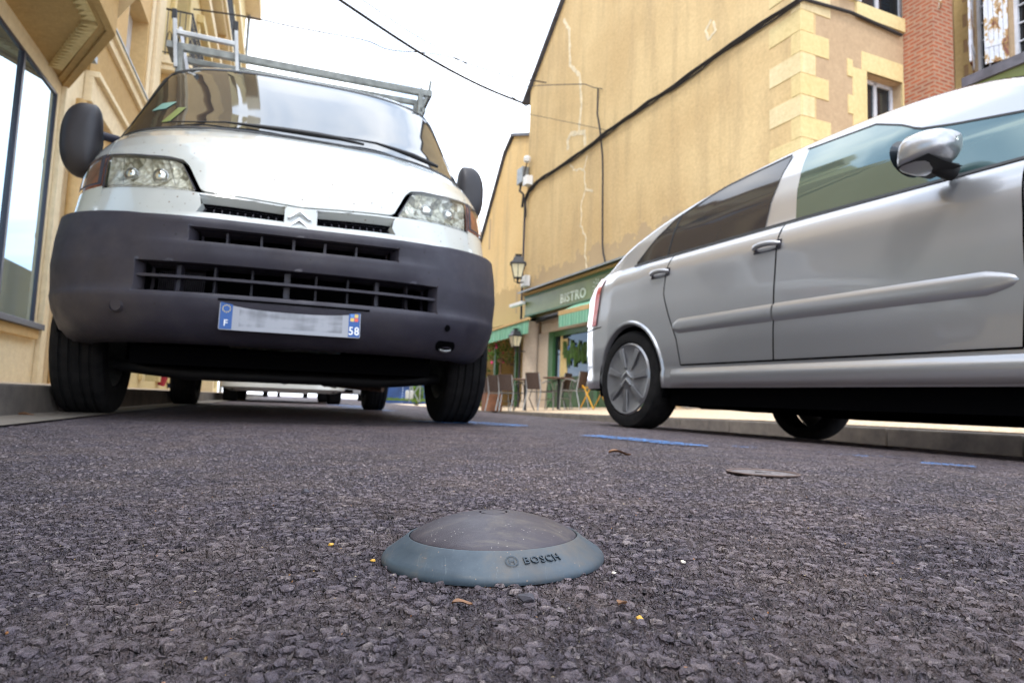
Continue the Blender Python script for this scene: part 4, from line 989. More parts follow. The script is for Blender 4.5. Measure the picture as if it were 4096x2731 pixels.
for k_, side_ in enumerate((lambda p: p, far)):
    def wpatch(name, mat_, s0, s1, hb, ht, off, lean=(0, 0), n=20, m_=8):
        g = MB()
        def f(u, v):
            s = s0 + (s1 - s0) * u + (lean[0] * (1 - u) + lean[1] * u) * v; return side_(cside(s, hb(s) + (ht(s) - hb(s)) * v, off))
        g.grid(f, n, m_); return g.build(name, mat_, car, smooth=60)
    wpatch('window', 'glass_tint', -.05, 1.03, BELT, RT, .004)
    wpatch('window', 'glass_teal', 1.22, 1.66, BELT, itp([1.10, 1.5, 1.66], [1.475, 1.462, 1.385]), .004, (-.09, 0))
    wpatch('window', 'glass_teal', 1.66, 2.62, BELT, itp([1.66, 1.75, 1.9, 2.3, 2.62], [1.385, 1.325, 1.285, 1.20, 1.04]), .004)
    # seals round the glass
    g = MB()
    for s0, s1, f_ in ((-.07, 2.64, lambda s: BELT(s) - .004),): g.grid(lambda u, v: side_(cside(s0 + (s1 - s0) * u, f_(s0 + (s1 - s0) * u) - .010 + .014 * v, .006)), 50, 1)
    g.grid(lambda u, v: side_(cside(-.05 + 1.08 * u, RT(-.05 + 1.08 * u) - .004 + .012 * v, .006)), 40, 1)
    g.grid(lambda u, v: side_(cside(.0 + .012 * v + .27 + .0 * u, BELT(.27) + (RT(.27) - BELT(.27)) * u, .006)), 12, 1)
    T2 = itp([1.10, 1.5, 1.66, 1.75, 1.9, 2.3, 2.64], [1.475, 1.462, 1.385, 1.325, 1.285, 1.20, 1.03])
    g.grid(lambda u, v: side_(cside(1.12 + 1.52 * u, T2(1.12 + 1.52 * u) - .004 + .010 * v, .006)), 40, 1)
    g.build('window_seal', 'black', car, smooth=60)
    # shut lines
    g = MB()
    def seam(P_, w=.0035):
        P_ = [Vector((a, b, 0)) for a, b in P_]
        for a, b in zip(P_, P_[1:]):
            d = (b - a).normalized(); nrm = Vector((-d.y, d.x, 0)) * w; N_ = max(2, int((b - a).length / .03))
            g.grid(lambda u, v: (lambda q: side_(cside(q.x, q.y, .0015)))(a + (b - a) * u + nrm * (v - .5) * 2), N_, 1)
    seam([(.34, 1.04), (.335, .80), (.40, .66), (.47, .52), (.50, .375)]); seam([(1.16, 1.04), (1.17, .6), (1.16, .375)]); seam([(2.20, 1.03), (2.22, .6), (2.20, .375)])
    seam([(.50, .375), (2.20, .375)], .004); g.build('shut_line', 'darkinside', car, smooth=60)
    g = MB(); seam([(-.76, .655), (-.36, .665)]); g.build('bumper_seam', 'darkinside', car, smooth=60)
    # side mouldings
    def mould(s0, s1, h0, h1, hh, taper0, taper1):
        g = MB()
        def f(u, v):
            s = s0 + (s1 - s0) * u; c = h0 + (h1 - h0) * u; w = hh
            if taper0: w *= min(1, (u / taper0)) ** .5 if u < taper0 else 1
            if taper1: w *= min(1, ((1 - u) / taper1)) ** .5 if u > 1 - taper1 else 1
            h = c + w * (v - .5) * 2; bul = [0, .009, .012, .0125, .012, .009, 0][int(round(v * 6))]; bul *= (w / hh) ** .5
            return side_(cside(s, h, bul - .001))
        g.grid(f, 60, 6); return g.build('side_moulding', 'silver', car, smooth=50)
    mould(.43, 1.160, .594, .600, .043, .08, 0); mould(1.170, 2.20, .600, .602, .044, 0, .10)
    # sill crease panel
    g = MB(); g.grid(lambda u, v: side_(cside(.42 + 2.0 * u, .258 + .098 * v, .004 + .014 * sin(pi * v) ** .6 * min(1, u * 14, (1 - u) * 14))), 50, 8); g.build('sill', 'silver', car, smooth=50)
    # arch lips
    for cx in (0, 2.76):
        g = MB()
        def lip(u, v):
            a = R(-14) + R(208) * u; r = [.324, .336, .348, .358][int(round(v * 3))]; o_ = [-.022, .008, .010, .0][int(round(v * 3))]
            return side_(cside(cx + r * cos(a), max(.25, .312 + r * sin(a)), o_))
        g.grid(lip, 40, 3); g.build('wheel_arch', 'silver', car, smooth=50)
        g = MB(); g.grid(lambda u, v: (lambda p: side_(Vector((cx + .345 * cos(R(-20) + R(220) * u), .04 + .30 * v, .312 + .345 * sin(R(-20) + R(220) * u)))))(0), 30, 2)
        g.grid(lambda u, v: side_(Vector((cx - .36 + .72 * u, .34, .20 + .48 * v))), 2, 2); g.build('arch_liner', 'darkinside', car)
    # handles
    for hx in (.20, 1.02):
        g = MB(); g.grid(lambda u, v: side_(cside(hx + .17 * u, .905 + .05 * v, -.006 * sin(pi * u) * sin(pi * v) + .002)), 10, 4); g.build('handle_recess', 'bumper', car, smooth=60)
        g = MB(); g.tube([tuple(side_(cside(hx + .17 * t, .932 + .006 * sin(pi * t), .010 + .022 * sin(pi * t) ** .6))) for t in np.linspace(0, 1, 9)], [.008, .013, .014, .014, .014, .014, .014, .013, .008], 8); g.build('door_handle', 'silver', car, smooth=50)
    # tail lamp, rear bumper crease
    g = MB()
    g.grid(lambda u, v: side_(cside((-.70 + .10 * v) + (.26 - .08 * v) * u, .70 + .34 * v - .02 * u, .008)), 12, 14); g.build('tail_light', 'lens_red', car, smooth=60)
    # mirror
    g = MB(); c = cside(1.95, 1.12)
    c = Vector((1.92, -.075, 1.10))
    def mr(u, v):
        th = pi * v; ph = 2 * pi * u; x = cos(th); rr = sin(th) ** .7
        return side_(Vector((c.x + .125 * x * (1 if x > 0 else .4), c.y + .112 * rr * math.copysign(abs(cos(ph)) ** .7, cos(ph)), c.z + .068 * rr * math.copysign(abs(sin(ph)) ** .7, sin(ph)) + .012 * cos(ph) + .02 * x)))
    g.grid(mr, 24, 12); m_o = g.build('mirror', 'silver', car, smooth=60)
    g = MB(); g.grid(lambda u, v: side_(Vector((c.x - .052 + .0 * u, c.y + .105 * v * cos(2 * pi * u), c.z + .068 * v * sin(2 * pi * u)))), 20, 2); g.build('mirror_glass', 'glass', m_o)
    g = MB(); g.grid(lambda u, v: side_(Vector((c.x - .03 + .12 * u, c.y + .10 * (2 * v - 1), c.z - .062 - .006 * sin(pi * v) + .016 * u))), 8, 8); g.build('mirror_base', 'black', m_o, smooth=60)
    g = MB(); g.tube([tuple(side_(Vector(p))) for p in ((1.96, .05, 1.05), (1.94, -.01, 1.06), (1.93, -.05, 1.08))], [.035, .03, .03], 8); g.build('mirror_arm', 'black', m_o, smooth=50)
# windscreen, rear window, lamps, bumpers, grille of the part outside the frame
g = MB(); g.grid(lambda u, v: (lambda s: (lambda a, b: a * (1 - u) + b * u + Vector((0, 0, .02 * sin(pi * u) + .004)))(cside(s, ctop(s) - .05), far(cside(s, ctop(s) - .05))))(1.90 + .95 * v), 16, 12); g.build('windscreen', 'glass', car, smooth=60)
g = MB(); g.grid(lambda u, v: (lambda s: (lambda a, b: a * (1 - u) + b * u + Vector((-.02, 0, .03 * sin(pi * u))))(cside(s, ctop(s) - .03), far(cside(s, ctop(s) - .03))))(-.56 + .50 * v), 16, 10); g.build('rear_window', 'glass', car, smooth=60)
for tr in (lambda p: p, far):
    g = MB(); g.grid(lambda u, v: tr(cside(3.18 + .28 * u, .66 + .17 * v - .03 * u, .010)), 10, 6); g.build('headlight', 'reflector', car, smooth=60)
g = MB(); g.grid(lambda u, v: Vector((3.557, .50 + .75 * u, .33 + .10 * v)), 4, 2); g.grid(lambda u, v: Vector((3.556, .45 + .85 * u, .47 + .05 * v)), 4, 1); g.build('grille', 'darkinside', car)
g = MB(); g.box(.36, 2.40, .075, 1.675, .155, .275); g.box(-.30, 3.2, .34, 1.41, .17, .30); g.box(-.62, -.36, .30, 1.45, .24, .34); g.build('underbody', 'darkinside', car)
g = MB(); g.tube([(-.6, 1.15, .2), (-.2, 1.15, .2), (.3, 1.0, .2)], .03, 8); g.build('exhaust', 'rust', car)
for cx in (0, 2.76):
    for near in (1, 0):
        yc = .115 if near else 1.635; sg = -1 if near else 1
        g = MB(); hw, r, rr = .0975, .305, .222
        prof = [(rr, -hw * .8), (rr + .012, -hw * .97), (r - .045, -hw), (r - .012, -hw * .93), (r - .001, -hw * .72), (r, 0), (r - .001, hw * .72), (r - .012, hw * .93), (r - .045, hw), (rr + .012, hw * .97), (rr, hw * .8)]
        g.lathe(prof, 56, 'y'); w_ = g.build('wheel', 'tyre', car, smooth=40); w_.location = (cx, yc, r)
        g = MB(); f = sg * hw
        g.lathe([(rr + .004, f * .93), (rr - .006, f * 1.02), (rr - .03, f * .93), (.12, f * .84), (.06, f * .95), (0, f * 1.0)], 48, 'y'); hc = g.build('wheel_trim', 'trim_grey', w_, smooth=40)
        g = MB()
        for k in range(7):      # scooped blades of the plastic trim
            a = 2 * pi * k / 7 + .2
            g.prism([(.07 * cos(a - .22), .07 * sin(a - .22)), (.205 * cos(a - .13), .205 * sin(a - .13)), (.205 * cos(a + .10), .205 * sin(a + .10)), (.07 * cos(a + .12), .07 * sin(a + .12))], lambda x, z: (x, f * .95, z), lambda x, z: (x, f * 1.03, z))
        g.build('trim_blades', 'trim_grey', hc, bevel=.003)
        g = MB()
        for z0 in (.052, .006):
            for s in (-1, 1): g.prism([(0, z0), (s * .055, z0 - .045), (s * .041, z0 - .045), (0, z0 - .016)], lambda x, z: (x, f * 1.0, z), lambda x, z: (x, f * 1.10, z))
        g.build('wheel_badge', 'chrome', hc, bevel=.002)

# ------------------------------------------------------------------ bistro building
def local_root(name, label, cat, loc, rz, group=None): return thing(name, label, cat, loc, rz, group)
def wall_holes(g, x0, x1, z0, z1, holes, y0, y1, mp=lambda x, y, z: (x, y, z)):
    xs_ = sorted({x0, x1, *[h[0] for h in holes], *[h[1] for h in holes]}); zs_ = sorted({z0, z1, *[h[2] for h in holes], *[h[3] for h in holes]})
    ins = lambda x, z: any(h[0] < x < h[1] and h[2] < z < h[3] for h in holes)
    def Q(*p): g.add([mp(*q) for q in p], [(0, 1, 2, 3)])
    for i in range(len(xs_) - 1):
        for j in range(len(zs_) - 1):
            a, b, c, d = xs_[i], xs_[i + 1], zs_[j], zs_[j + 1]
            if not ins((a + b) / 2, (c + d) / 2):
                Q((a, y0, c), (b, y0, c), (b, y0, d), (a, y0, d)); Q((a, y1, c), (a, y1, d), (b, y1, d), (b, y1, c))
    for a, b, c, d in holes:
        Q((a, y0, c), (a, y1, c), (a, y1, d), (a, y0, d)); Q((b, y0, c), (b, y0, d), (b, y1, d), (b, y1, c))
        Q((a, y0, d), (a, y1, d), (b, y1, d), (b, y0, d)); Q((a, y0, c), (b, y0, c), (b, y1, c), (a, y1, c))
    Q((x0, y0, z1), (x0, y1, z1), (x1, y1, z1), (x1, y0, z1)); Q((x0, y0, z0), (x1, y0, z0), (x1, y1, z0), (x0, y1, z0))
    Q((x0, y0, z0), (x0, y1, z0), (x0, y1, z1), (x0, y0, z1)); Q((x1, y0, z0), (x1, y0, z1), (x1, y1, z1), (x1, y1, z0))
WX = 10.9
bis = thing('bistro_building', 'big tan rendered building with a green bistro front on its ground floor', 'building', FO, FYAW)
g = MB(); poly = [(-.35, 3.32), (WX, 3.32), (WX, 11.2), (5.4, 15.0), (-.35, 10.45)]
g.prism(poly, lambda x, z: (x, 0, z), lambda x, z: (x, .35, z)); 
g.prism([(-.35, -1), (-.35, 10.2), (5.3, 14.7), (WX - .31, 10.9), (WX - .31, -1)], lambda x, z: (x, .60, z), lambda x, z: (x, 9, z))
g.box(7.2, WX - .002, .002, .60, -1, 3.32)
g.build('gable_wall', 'wall_tan', bis)
# side wall with window openings (local: x = WX, runs along y)
g = MB(); sidemap = lambda a, d, z: (WX - d, a, z)
wall_holes(g, .338, 4.03, -1, 11.2, [(1.57, 2.5, 5.15, 6.25), (1.45, 2.80, 7.48, 9.2)], .001, .30, sidemap); g.build('side_wall', 'wall_tan2', bis)
g = MB()
for s0, (xa, za), (xb, zb_) in ((0, (-.75, 10.16), (5.4, 15.05)), (1, (5.4, 15.05), (WX + .3, 11.05))):
    g.hexa([(xa, -.12, za), (xb, -.12, zb_), (xb, 9, zb_), (xa, 9, za)], [(xa, -.12, za + .10), (xb, -.12, zb_ + .10), (xb, 9, zb_ + .10), (xa, 9, za + .10)])
rf = g.build('roof', 'slate', bis)
g = MB(); g.box(1.35, 2.0, .5, 1.6, 11, 14.6); g.build('chimney', 'brick', rf)
# quoins on both sides of the corner
g = MB(); z = 3.6; k = 0
while z < 11:
    lng = k % 2 == 0; e = .008
    x0 = 10.2 if lng else 10.69; x0 += .02 * sin(k * 3.1)
    g.k = (0, 1, 0, 0, 1)[k % 5]; g.box(x0, WX + .012, -.012, .02, z + .003, z + .372); y1 = .66 if not lng else .30; y1 += .03 * sin(k * 2.3)
    g.box(WX - .02, WX + .012, .02, y1, z + .003, z + .374); z += .377; k += 1
g.build('quoin_stones', ['stone', 'stone_pale'], bis, bevel=.007)
# window surrounds on the side wall
def sbox(y0, y1, z0, z1, p=.014, d=.03): g.box(WX - d, WX + p, y0, y1, z0, z1)
g = MB(); sbox(1.45, 2.52, 6.25, 6.60); sbox(1.22, 1.57, 5.00, 6.25); sbox(1.09, 1.22, 6.06, 6.38); sbox(1.10, 1.22, 5.38, 5.72); sbox(2.5, 2.54, 5.0, 6.25)
sbox(1.30, 2.9, 7.22, 7.48, .05); sbox(1.15, 1.45, 7.48, 9.3); sbox(2.80, 3.05, 7.48, 9.3); g.build('window_surround', 'stone', bis, bevel=.004)
for (y0, y1, z0, z1) in ((1.57, 2.5, 5.15, 6.25), (1.45, 2.80, 7.48, 9.2)):
    g = MB(); fx = WX - .24
    for a, b, c, d in ((y0, y0 + .07, z0, z1), (y1 - .07, y1, z0, z1), (y0, y1, z0, z0 + .07), (y0, y1, z1 - .07, z1), ((y0 + y1) / 2 - .04, (y0 + y1) / 2 + .04, z0, z1)): g.box(fx, fx + .05, a, b, c, d)
    fr = g.build('window', 'whitewood', bis, merge=False); g = MB(); g.box(fx + .01, fx + .02, y0 + .05, y1 - .05, z0 + .05, z1 - .05); g.build('pane', 'glass', fr)
def shutter(parent, p0, p1, z0, z1, mat_='whitewood', th=.04, peel=True):
    p0, p1 = Vector((*p0, 0)), Vector((*p1, 0)); d = (p1 - p0); n = Vector((-d.y, d.x, 0)).normalized() * th / 2; g = MB()
    def bx_(a, b, c, e, t=1):
        A = p0 + d * a; B = p0 + d * b; g.hexa([A - n * t + Vector((0, 0, c)), B - n * t + Vector((0, 0, c)), B + n * t + Vector((0, 0, c)), A + n * t + Vector((0, 0, c))], [A - n * t + Vector((0, 0, e)), B - n * t + Vector((0, 0, e)), B + n * t + Vector((0, 0, e)), A + n * t + Vector((0, 0, e))])
    for a in range(5): bx_(a / 5 + .008, (a + 1) / 5 - .008, z0, z1, .8)
    for q in (.15, .85): bx_(.02, .98, z0 + (z1 - z0) * q - .05, z0 + (z1 - z0) * q + .05, 1.25)
    return g.build('shutter', mat_, parent)
m = M('peeling_shutter', (.55, .56, .6), .7)
pe = m.noise(5, 6, .7, m.coord((1, 1, .5))); m.color(m.ramp(pe, [(.40, (.50, .51, .56)), (.52, (.62, .63, .66)), (.55, (.42, .26, .08)), (.62, (.16, .05, .03))])); MAT['peel'] = m.m
shutter(bis, (WX + .02, 2.86), (WX + .62, 2.72), 7.45, 9.2, 'peel'); shutter(bis, (WX + .03, 1.42), (WX + .10, .82), 7.5, 9.2, 'peel')
g = MB(); g.box(WX - .001, WX + .56, 2.55, 3.10, -1, 12.4); g.build('brick_pier', 'brick', bis)
# shopfront
g = MB(); g.box(.40, 10.3, -.27, -.001, 2.80, 3.42); fas = g.build('fascia', 'green_fascia', bis, bevel=.006)
g = MB(); g.box(.38, 10.32, -.29, -.262, 3.36, 3.425); g.box(.38, 10.32, -.29, -.262, 2.785, 2.83); g.build('fascia_trim', 'green_edge', bis)
g = MB(); text_solid(g, 'BISTRO', .355, lambda x, z: (3.50 + x * 1.12, -.272, z + 2.905), lambda x, z: (3.50 + x * 1.12, -.290, z + 2.905)); g.build('lettering', 'lettering', fas)
g = MB()
for k in range(9):      # leafy sprig beside the name
    a = R(-20 + k * 38); 
    for r0, r1, w in ((.06, .12, .016), (.13, .20, .020)):
        c0 = (4.74 + r0 * cos(a), 3.10 + r0 * sin(a)); c1 = (4.74 + r1 * cos(a + .15), 3.10 + r1 * sin(a + .15)); mx_ = ((c0[0] + c1[0]) / 2, (c0[1] + c1[1]) / 2)
        g.prism([c0, (mx_[0] + w * sin(a), mx_[1] - w * cos(a)), c1, (mx_[0] - w * sin(a), mx_[1] + w * cos(a))], lambda x, z: (x, -.272, z), lambda x, z: (x, -.284, z))
g.build('leaf_emblem', 'lettering', fas)
g = MB(); g.hexa([(.30, -.50, 3.50), (10.6, -.50, 3.50), (10.6, -.0, 3.62), (.30, -.0, 3.62)], [(.30, -.50, 3.545), (10.6, -.50, 3.545), (10.6, 0, 3.665), (.30, 0, 3.665)]); g.build('flashing', 'zinc', bis)
g = MB(); g.box(.36, 10.5, -.36, -.001, 3.427, 3.50); g.build('cornice', 'ochre', bis)
g = MB(); g.lathe([(.32, -1), (.32, 0), (.30, .12), (.255, .2), (.255, 2.5), (.30, 2.56), (.30, 2.64), (0, 2.64)], 28, 'z', (.42, -.02, 0)); g.build('column', 'beige', bis, smooth=40)
g = MB(); g.box(.95, 7.2, .05, .3, 2.26, 3.32); g.box(-.35, .95, .06, .3, 2.64, 3.32); g.box(.72, 1.35, .08, .3, -1, 2.26); g.build('beam', 'beige', bis)
g = MB()
for x0, x1 in ((1.36, 1.66), (4.05, 4.25), (6.9, 7.19)): g.box(x0, x1, .10, .28, -1, 2.258)
g.box(1.66, 6.9, .12, .28, 2.10, 2.258); sf = g.build('shopfront_frame', 'green_paint', bis, bevel=.006)
g = MB(); g.box(1.66, 4.05, .12, .26, -1, .92); g.box(4.25, 6.9, .12, .26, -1, .92); g.build('base_panel', vary('dark_green', (.035, .085, .025), .5, sc=3, amt=.4), sf)
g = MB(); g.box(1.66, 6.9, .19, .20, .92, 2.10); g.build('shop_glass', 'glass', sf)
g = MB(); g.box(2.0, 2.12, .17, .185, .92, 2.1); g.box(2.12, 2.42, .18, .188, .92, 2.0); g.build('door_panel', 'stone', sf)
g = MB(); g.box(2.42, 4.0, .178, .186, 1.36, 1.78); g.build('poster', 'poster_blue', sf)
g = MB(); rnd = random.Random(3)
g.tube([(2.2 + 1.8 * t / 40, .16, 1.55 + .32 * sin(t * 1.9) + .1 * sin(t * .7)) for t in range(41)], [.02 + .03 * rnd.random() for _ in range(41)], 5)
g.build('foliage_reflection', 'leaf_dark', sf)  # green tube shaped to look like foliage reflected in the shop glass
g = MB(); g.tube([(1.0, -.12, 2.60), (3.6, -.12, 2.66)], .05, 8); g.box(.25, .60, -.35, .0, 2.66, 2.74); g.bar((.5, -.05, 2.70), (3.6, -.40, 2.62), .05, .06); g.build('awning_arm', 'black', bis)
# bistro awning
aw = MB(); aw.box(3.58, 9.6, -.74, -.66, 2.44, 2.56); aw_ = aw.build('awning_rail', 'ochre2', bis, bevel=.01)
g = MB(); g.grid(lambda u, v: (3.62 + 5.9 * u, -.735 - .012 * sin(u * 90) * v, 2.44 - .31 * v), 160, 4); g.grid(lambda u, v: (3.62 + 5.9 * u, -.70 + .42 * v, 2.545 + .22 * v), 30, 2); g.build('awning_cloth', 'awning', bis, smooth=60)
# items on the wall
def strip(pts, w, yo, name, mat_, parent=None, th=.006):
    g = MB(); L_, R_ = [], []
    for i, (x, z) in enumerate(pts):
        a = pts[max(0, i - 1)]; b = pts[min(len(pts) - 1, i + 1)]; d = Vector((b[0] - a[0], b[1] - a[1])).normalized(); ww = w * (1 + .3 * sin(i * 2.3))
        L_.append((x - d.y * ww, z + d.x * ww)); R_.append((x + d.y * ww, z - d.x * ww))
    g.prism(L_ + R_[::-1], lambda x, z: (x, -.001, z), lambda x, z: (x, -yo, z)) if False else None
    for i in range(len(pts) - 1): g.hexa([(L_[i][0], 0, L_[i][1]), (L_[i + 1][0], 0, L_[i + 1][1]), (R_[i + 1][0], 0, R_[i + 1][1]), (R_[i][0], 0, R_[i][1])], [(L_[i][0], -th, L_[i][1]), (L_[i + 1][0], -th, L_[i + 1][1]), (R_[i + 1][0], -th, R_[i + 1][1]), (R_[i][0], -th, R_[i][1])])
    return g.build(name, mat_, parent)
def dens(P_, n=5, j=.010, seed=1):
    rnd = random.Random(seed); out = []
    for (a, b), (c, d) in zip(P_, P_[1:]):
        for k in range(n): t = k / n; out.append((a + (c - a) * t + rnd.uniform(-j, j), b + (d - b) * t + rnd.uniform(-j, j)))
    return out + [P_[-1]]
strip(dens([(1.93, 11.7), (2.31, 11.19), (2.43, 10.04), (3.04, 9.44), (3.19, 8.5), (3.08, 7.77)], 6), .055, .01, 'crack_repair', 'repair', bis)
strip(dens([(2.45, 7.45), (2.42, 7.77), (2.6, 7.88), (3.42, 7.62), (3.46, 7.23)], 4), .065, .01, 'crack_repair', 'repair', bis)
strip(dens([(2.61, 6.96), (2.9, 6.72), (3.44, 6.57), (3.57, 5.96), (3.34, 5.68), (3.33, 5.0), (3.64, 4.64), (3.61, 4.21), (3.73, 3.70)], 5, .03), .028, .01, 'crack_repair', 'repair', bis)
strip(dens([(3.57, 5.96), (3.95, 5.8)], 4), .03, .01, 'crack_repair', 'repair', bis); strip(dens([(3.44, 6.57), (3.6, 6.9)], 4), .03, .01, 'crack_repair', 'repair', bis)
strip(dens([(8.62, 8.05), (8.45, 7.9), (8.53, 7.66), (8.76, 7.75), (8.68, 7.98)], 4, .01), .03, .01, 'crack_repair', 'repair', bis)
# bundled cable across the gable and round the corner
cb = thing('cable_bundle', 'thick dark cable bundle strung across the tan gable wall', 'cable', FA(0, -.06, 7.1), FYAW)
CP = [(-.30, 6.2), (-.34, 6.75), (-.1, 6.95), (.61, 7.1), (1.59, 7.07), (3.5, 7.06), (4.77, 7.13), (6.4, 7.15), (7.52, 7.12), (9.31, 7.17), (10.93, 7.12)]
def sm(P_, n=6):
    out = []
    for (a, b), (c, d) in zip(P_, P_[1:]):
        for k in range(n): t = k / n; out.append((a + (c - a) * t, b + (d - b) * t - .010 * sin(pi * ((a + (c - a) * t) % 1.1) / 1.1)))
    return out + [P_[-1]]
for dx, dz, r, dy in ((0, 0, .030, 0), (0, .035, .020, .01), (0, -.035, .018, .02), (0, .015, .016, -.04)):
    g = MB(); Q_ = sm(CP); g.tube([(x, dy + .006 * sin(i * 1.7 + dz * 80), z - 7.1 + dz + .010 * sin(i * .9 + dz * 50)) for i, (x, z) in enumerate(Q_)] + [(WX + .05, .1, .05), (WX + .05, 1.2, .12), (WX + .05, 2.5, .04)], r, 7); g.build('cable', 'cable', cb, smooth=60)
def wire(name, label, P_, r=.012):
    P_ = [Vector(p) for p in P_]; c = P_[0]; g = MB(); g.tube([p - c for p in P_], r, 6); o = g.build(name, 'cable', smooth=60, loc=c); tag(o, label, 'wire'); return o
wire('wall_wire', 'thin black wire running down the tan wall beside the pale crack', [FA(x, -.03, z) for x, z in [(4.14, 8.54), (4.13, 7.86), (4.29, 7.37), (4.45, 6.6), (4.49, 6.07), (4.52, 5), (4.55, 4.3), (4.60, 4.0), (4.74, 3.68)]], .022)
wire('wall_wire', 'upper thin wire reaching from the eave to a hook on the tan wall', [FA(x, -.35 + .32 * i / 4, z) for i, (x, z) in enumerate([(-.4, 10.55), (1.67, 9.70), (3.71, 8.83), (4.05, 8.6), (4.37, 8.44)])], .012)
wire('wall_wire', 'lower faint wire sloping to a hook just above the cable bundle', [FA(x, -.3 + .27 * i / 2, z) for i, (x, z) in enumerate([(-.22, 9.58), (2.54, 8.24), (4.6, 7.23)])], .008)
# meter boxes and pipe at the left corner
jb = thing('junction_box', 'cluster of grey and white junction boxes at the left corner of the tan wall', 'electrical box', FA(-.35, -.10, 7.4), FYAW)
g = MB(); g.box(-.35, .10, -.14, .10, -.1, .42); g.build('box', 'zinc', jb, bevel=.01)
g = MB(); g.box(.16, .46, -.14, .08, -.28, .02); g.build('box', 'white', jb, bevel=.01); g = MB(); g.lathe([(0, .30), (.10, .28), (.12, .2), (.10, .1), (0, .08)], 12, 'z', (.25, -.05, .42)); g.build('insulator', 'white', jb, bevel=.01)
g = MB(); g.tube([(-.2, -.05, -.1), (-.15, -.1, -.35), (.05, -.05, -.5), (-.1, -.02, -.9)], .04, 8); g.tube([(.25, -.05, .5), (.2, -.1, .2), (.1, -.1, .0)], .02, 6); g.build('cable_tail', 'cable', jb, smooth=50)
o = MB().tube([FA(-.36, -.06, 6.6) - FA(-.36, -.06, 0), Vector((0, 0, 2.6)), Vector((0, 0, -.2))], .035, 8).build('cable_conduit', 'pebble_dark', smooth=50, loc=FA(-.36, -.06, 0)); tag(o, 'dark conduit pipe down the left corner of the tan building', 'pipe')
o = MB().box(-.2, .2, -.10, .06, -.17, .17).build('electric_box', 'white', bevel=.015, loc=FA(.02, -.11, 3.98)); o.rotation_euler = (0, 0, FYAW); tag(o, 'small white box fixed on the wall above the bistro flashing', 'electrical box')
o = MB().box(-.06, .9, -.14, .0, -.05, .05).build('light_fitting', 'white', bevel=.01, loc=FA(-.42, -.30, 3.22)); o.rotation_euler = (0, 0, FYAW); tag(o, 'white strip light sticking out at the left end of the green fascia', 'lamp')
# lanterns
def lantern(loc, rz, label, sc=1., arm=((0, 0, 0), (0, 1, 0)), name='wall_lantern'):
    L_ = thing(name, label, 'lantern', loc, rz, 'iron wall lanterns'); w = .21 * sc; b = .12 * sc; h = .42 * sc
    g = MB()
    for a, c in ((-1, -1), (1, -1), (1, 1), (-1, 1)): g.bar((a * b, c * b, 0), (a * w, c * w, h), .02 * sc, .02 * sc, (0, 1, 0))
    for r_, z_ in ((b, 0), (w, h)):
        for a in range(4): q = [(-1, -1), (1, -1), (1, 1), (-1, 1)]; p, s_ = q[a], q[(a + 1) % 4]; g.bar((p[0] * r_, p[1] * r_, z_), (s_[0] * r_, s_[1] * r_, z_), .022 * sc, .022 * sc)
    for p, s_ in (((0, -1), (0, -1)), ((1, 0), (1, 0)), ((-1, 0), (-1, 0))): g.bar((p[0] * b, p[1] * b, 0), (p[0] * w, p[1] * w, h), .014 * sc, .014 * sc, (0.3, 1, 0))
    g.build('frame', 'iron', L_)
    g = MB(); q = lambda r, z: [(-r, -r, z), (r, -r, z), (r, r, z), (-r, r, z)]
    g.hexa(q(b * .95, .01), q(w * .95, h - .01)); g.build('glass', 'lamp_glass', L_)
    g = MB(); g.hexa(q(w * 1.22, h + .01), q(w * .80, h + .10 * sc)); g.hexa(q(w * .80, h + .10 * sc), q(w * .62, h + .23 * sc)); g.hexa(q(w * .3, h + .23 * sc), q(w * .3, h + .28 * sc)); g.hexa(q(w * .45, h + .28 * sc), q(w * .5, h + .31 * sc)); g.build('roof', 'iron', L_)
    g = MB(); g.tube(list(arm), .022 * sc, 8); g.tube([(0, 0, 0), (0, 0, -.18 * sc)], [.04 * sc, .02 * sc], 8)
    for a in (-1, 1): g.tube([(a * b, 0, 0), (a * b * .9, 0, -.10 * sc), (0, 0, -.16 * sc)], .010 * sc, 6)
    g.build('bracket', 'iron', L_, smooth=50); return L_
lantern((.105, 20.1, 3.98), 0, 'iron street lantern with pale glass hung at the building corner', 1.0, ((0, 0, -.16), (.10, .3, -.10), (.26, .80, .06)))
lantern(FA(.55, -.62, 1.84), FYAW, 'small black lantern on the beige column beside the bistro', .75, ((0, 0, -.13), (.03, .15, -.15), (0, .33, -.13)))
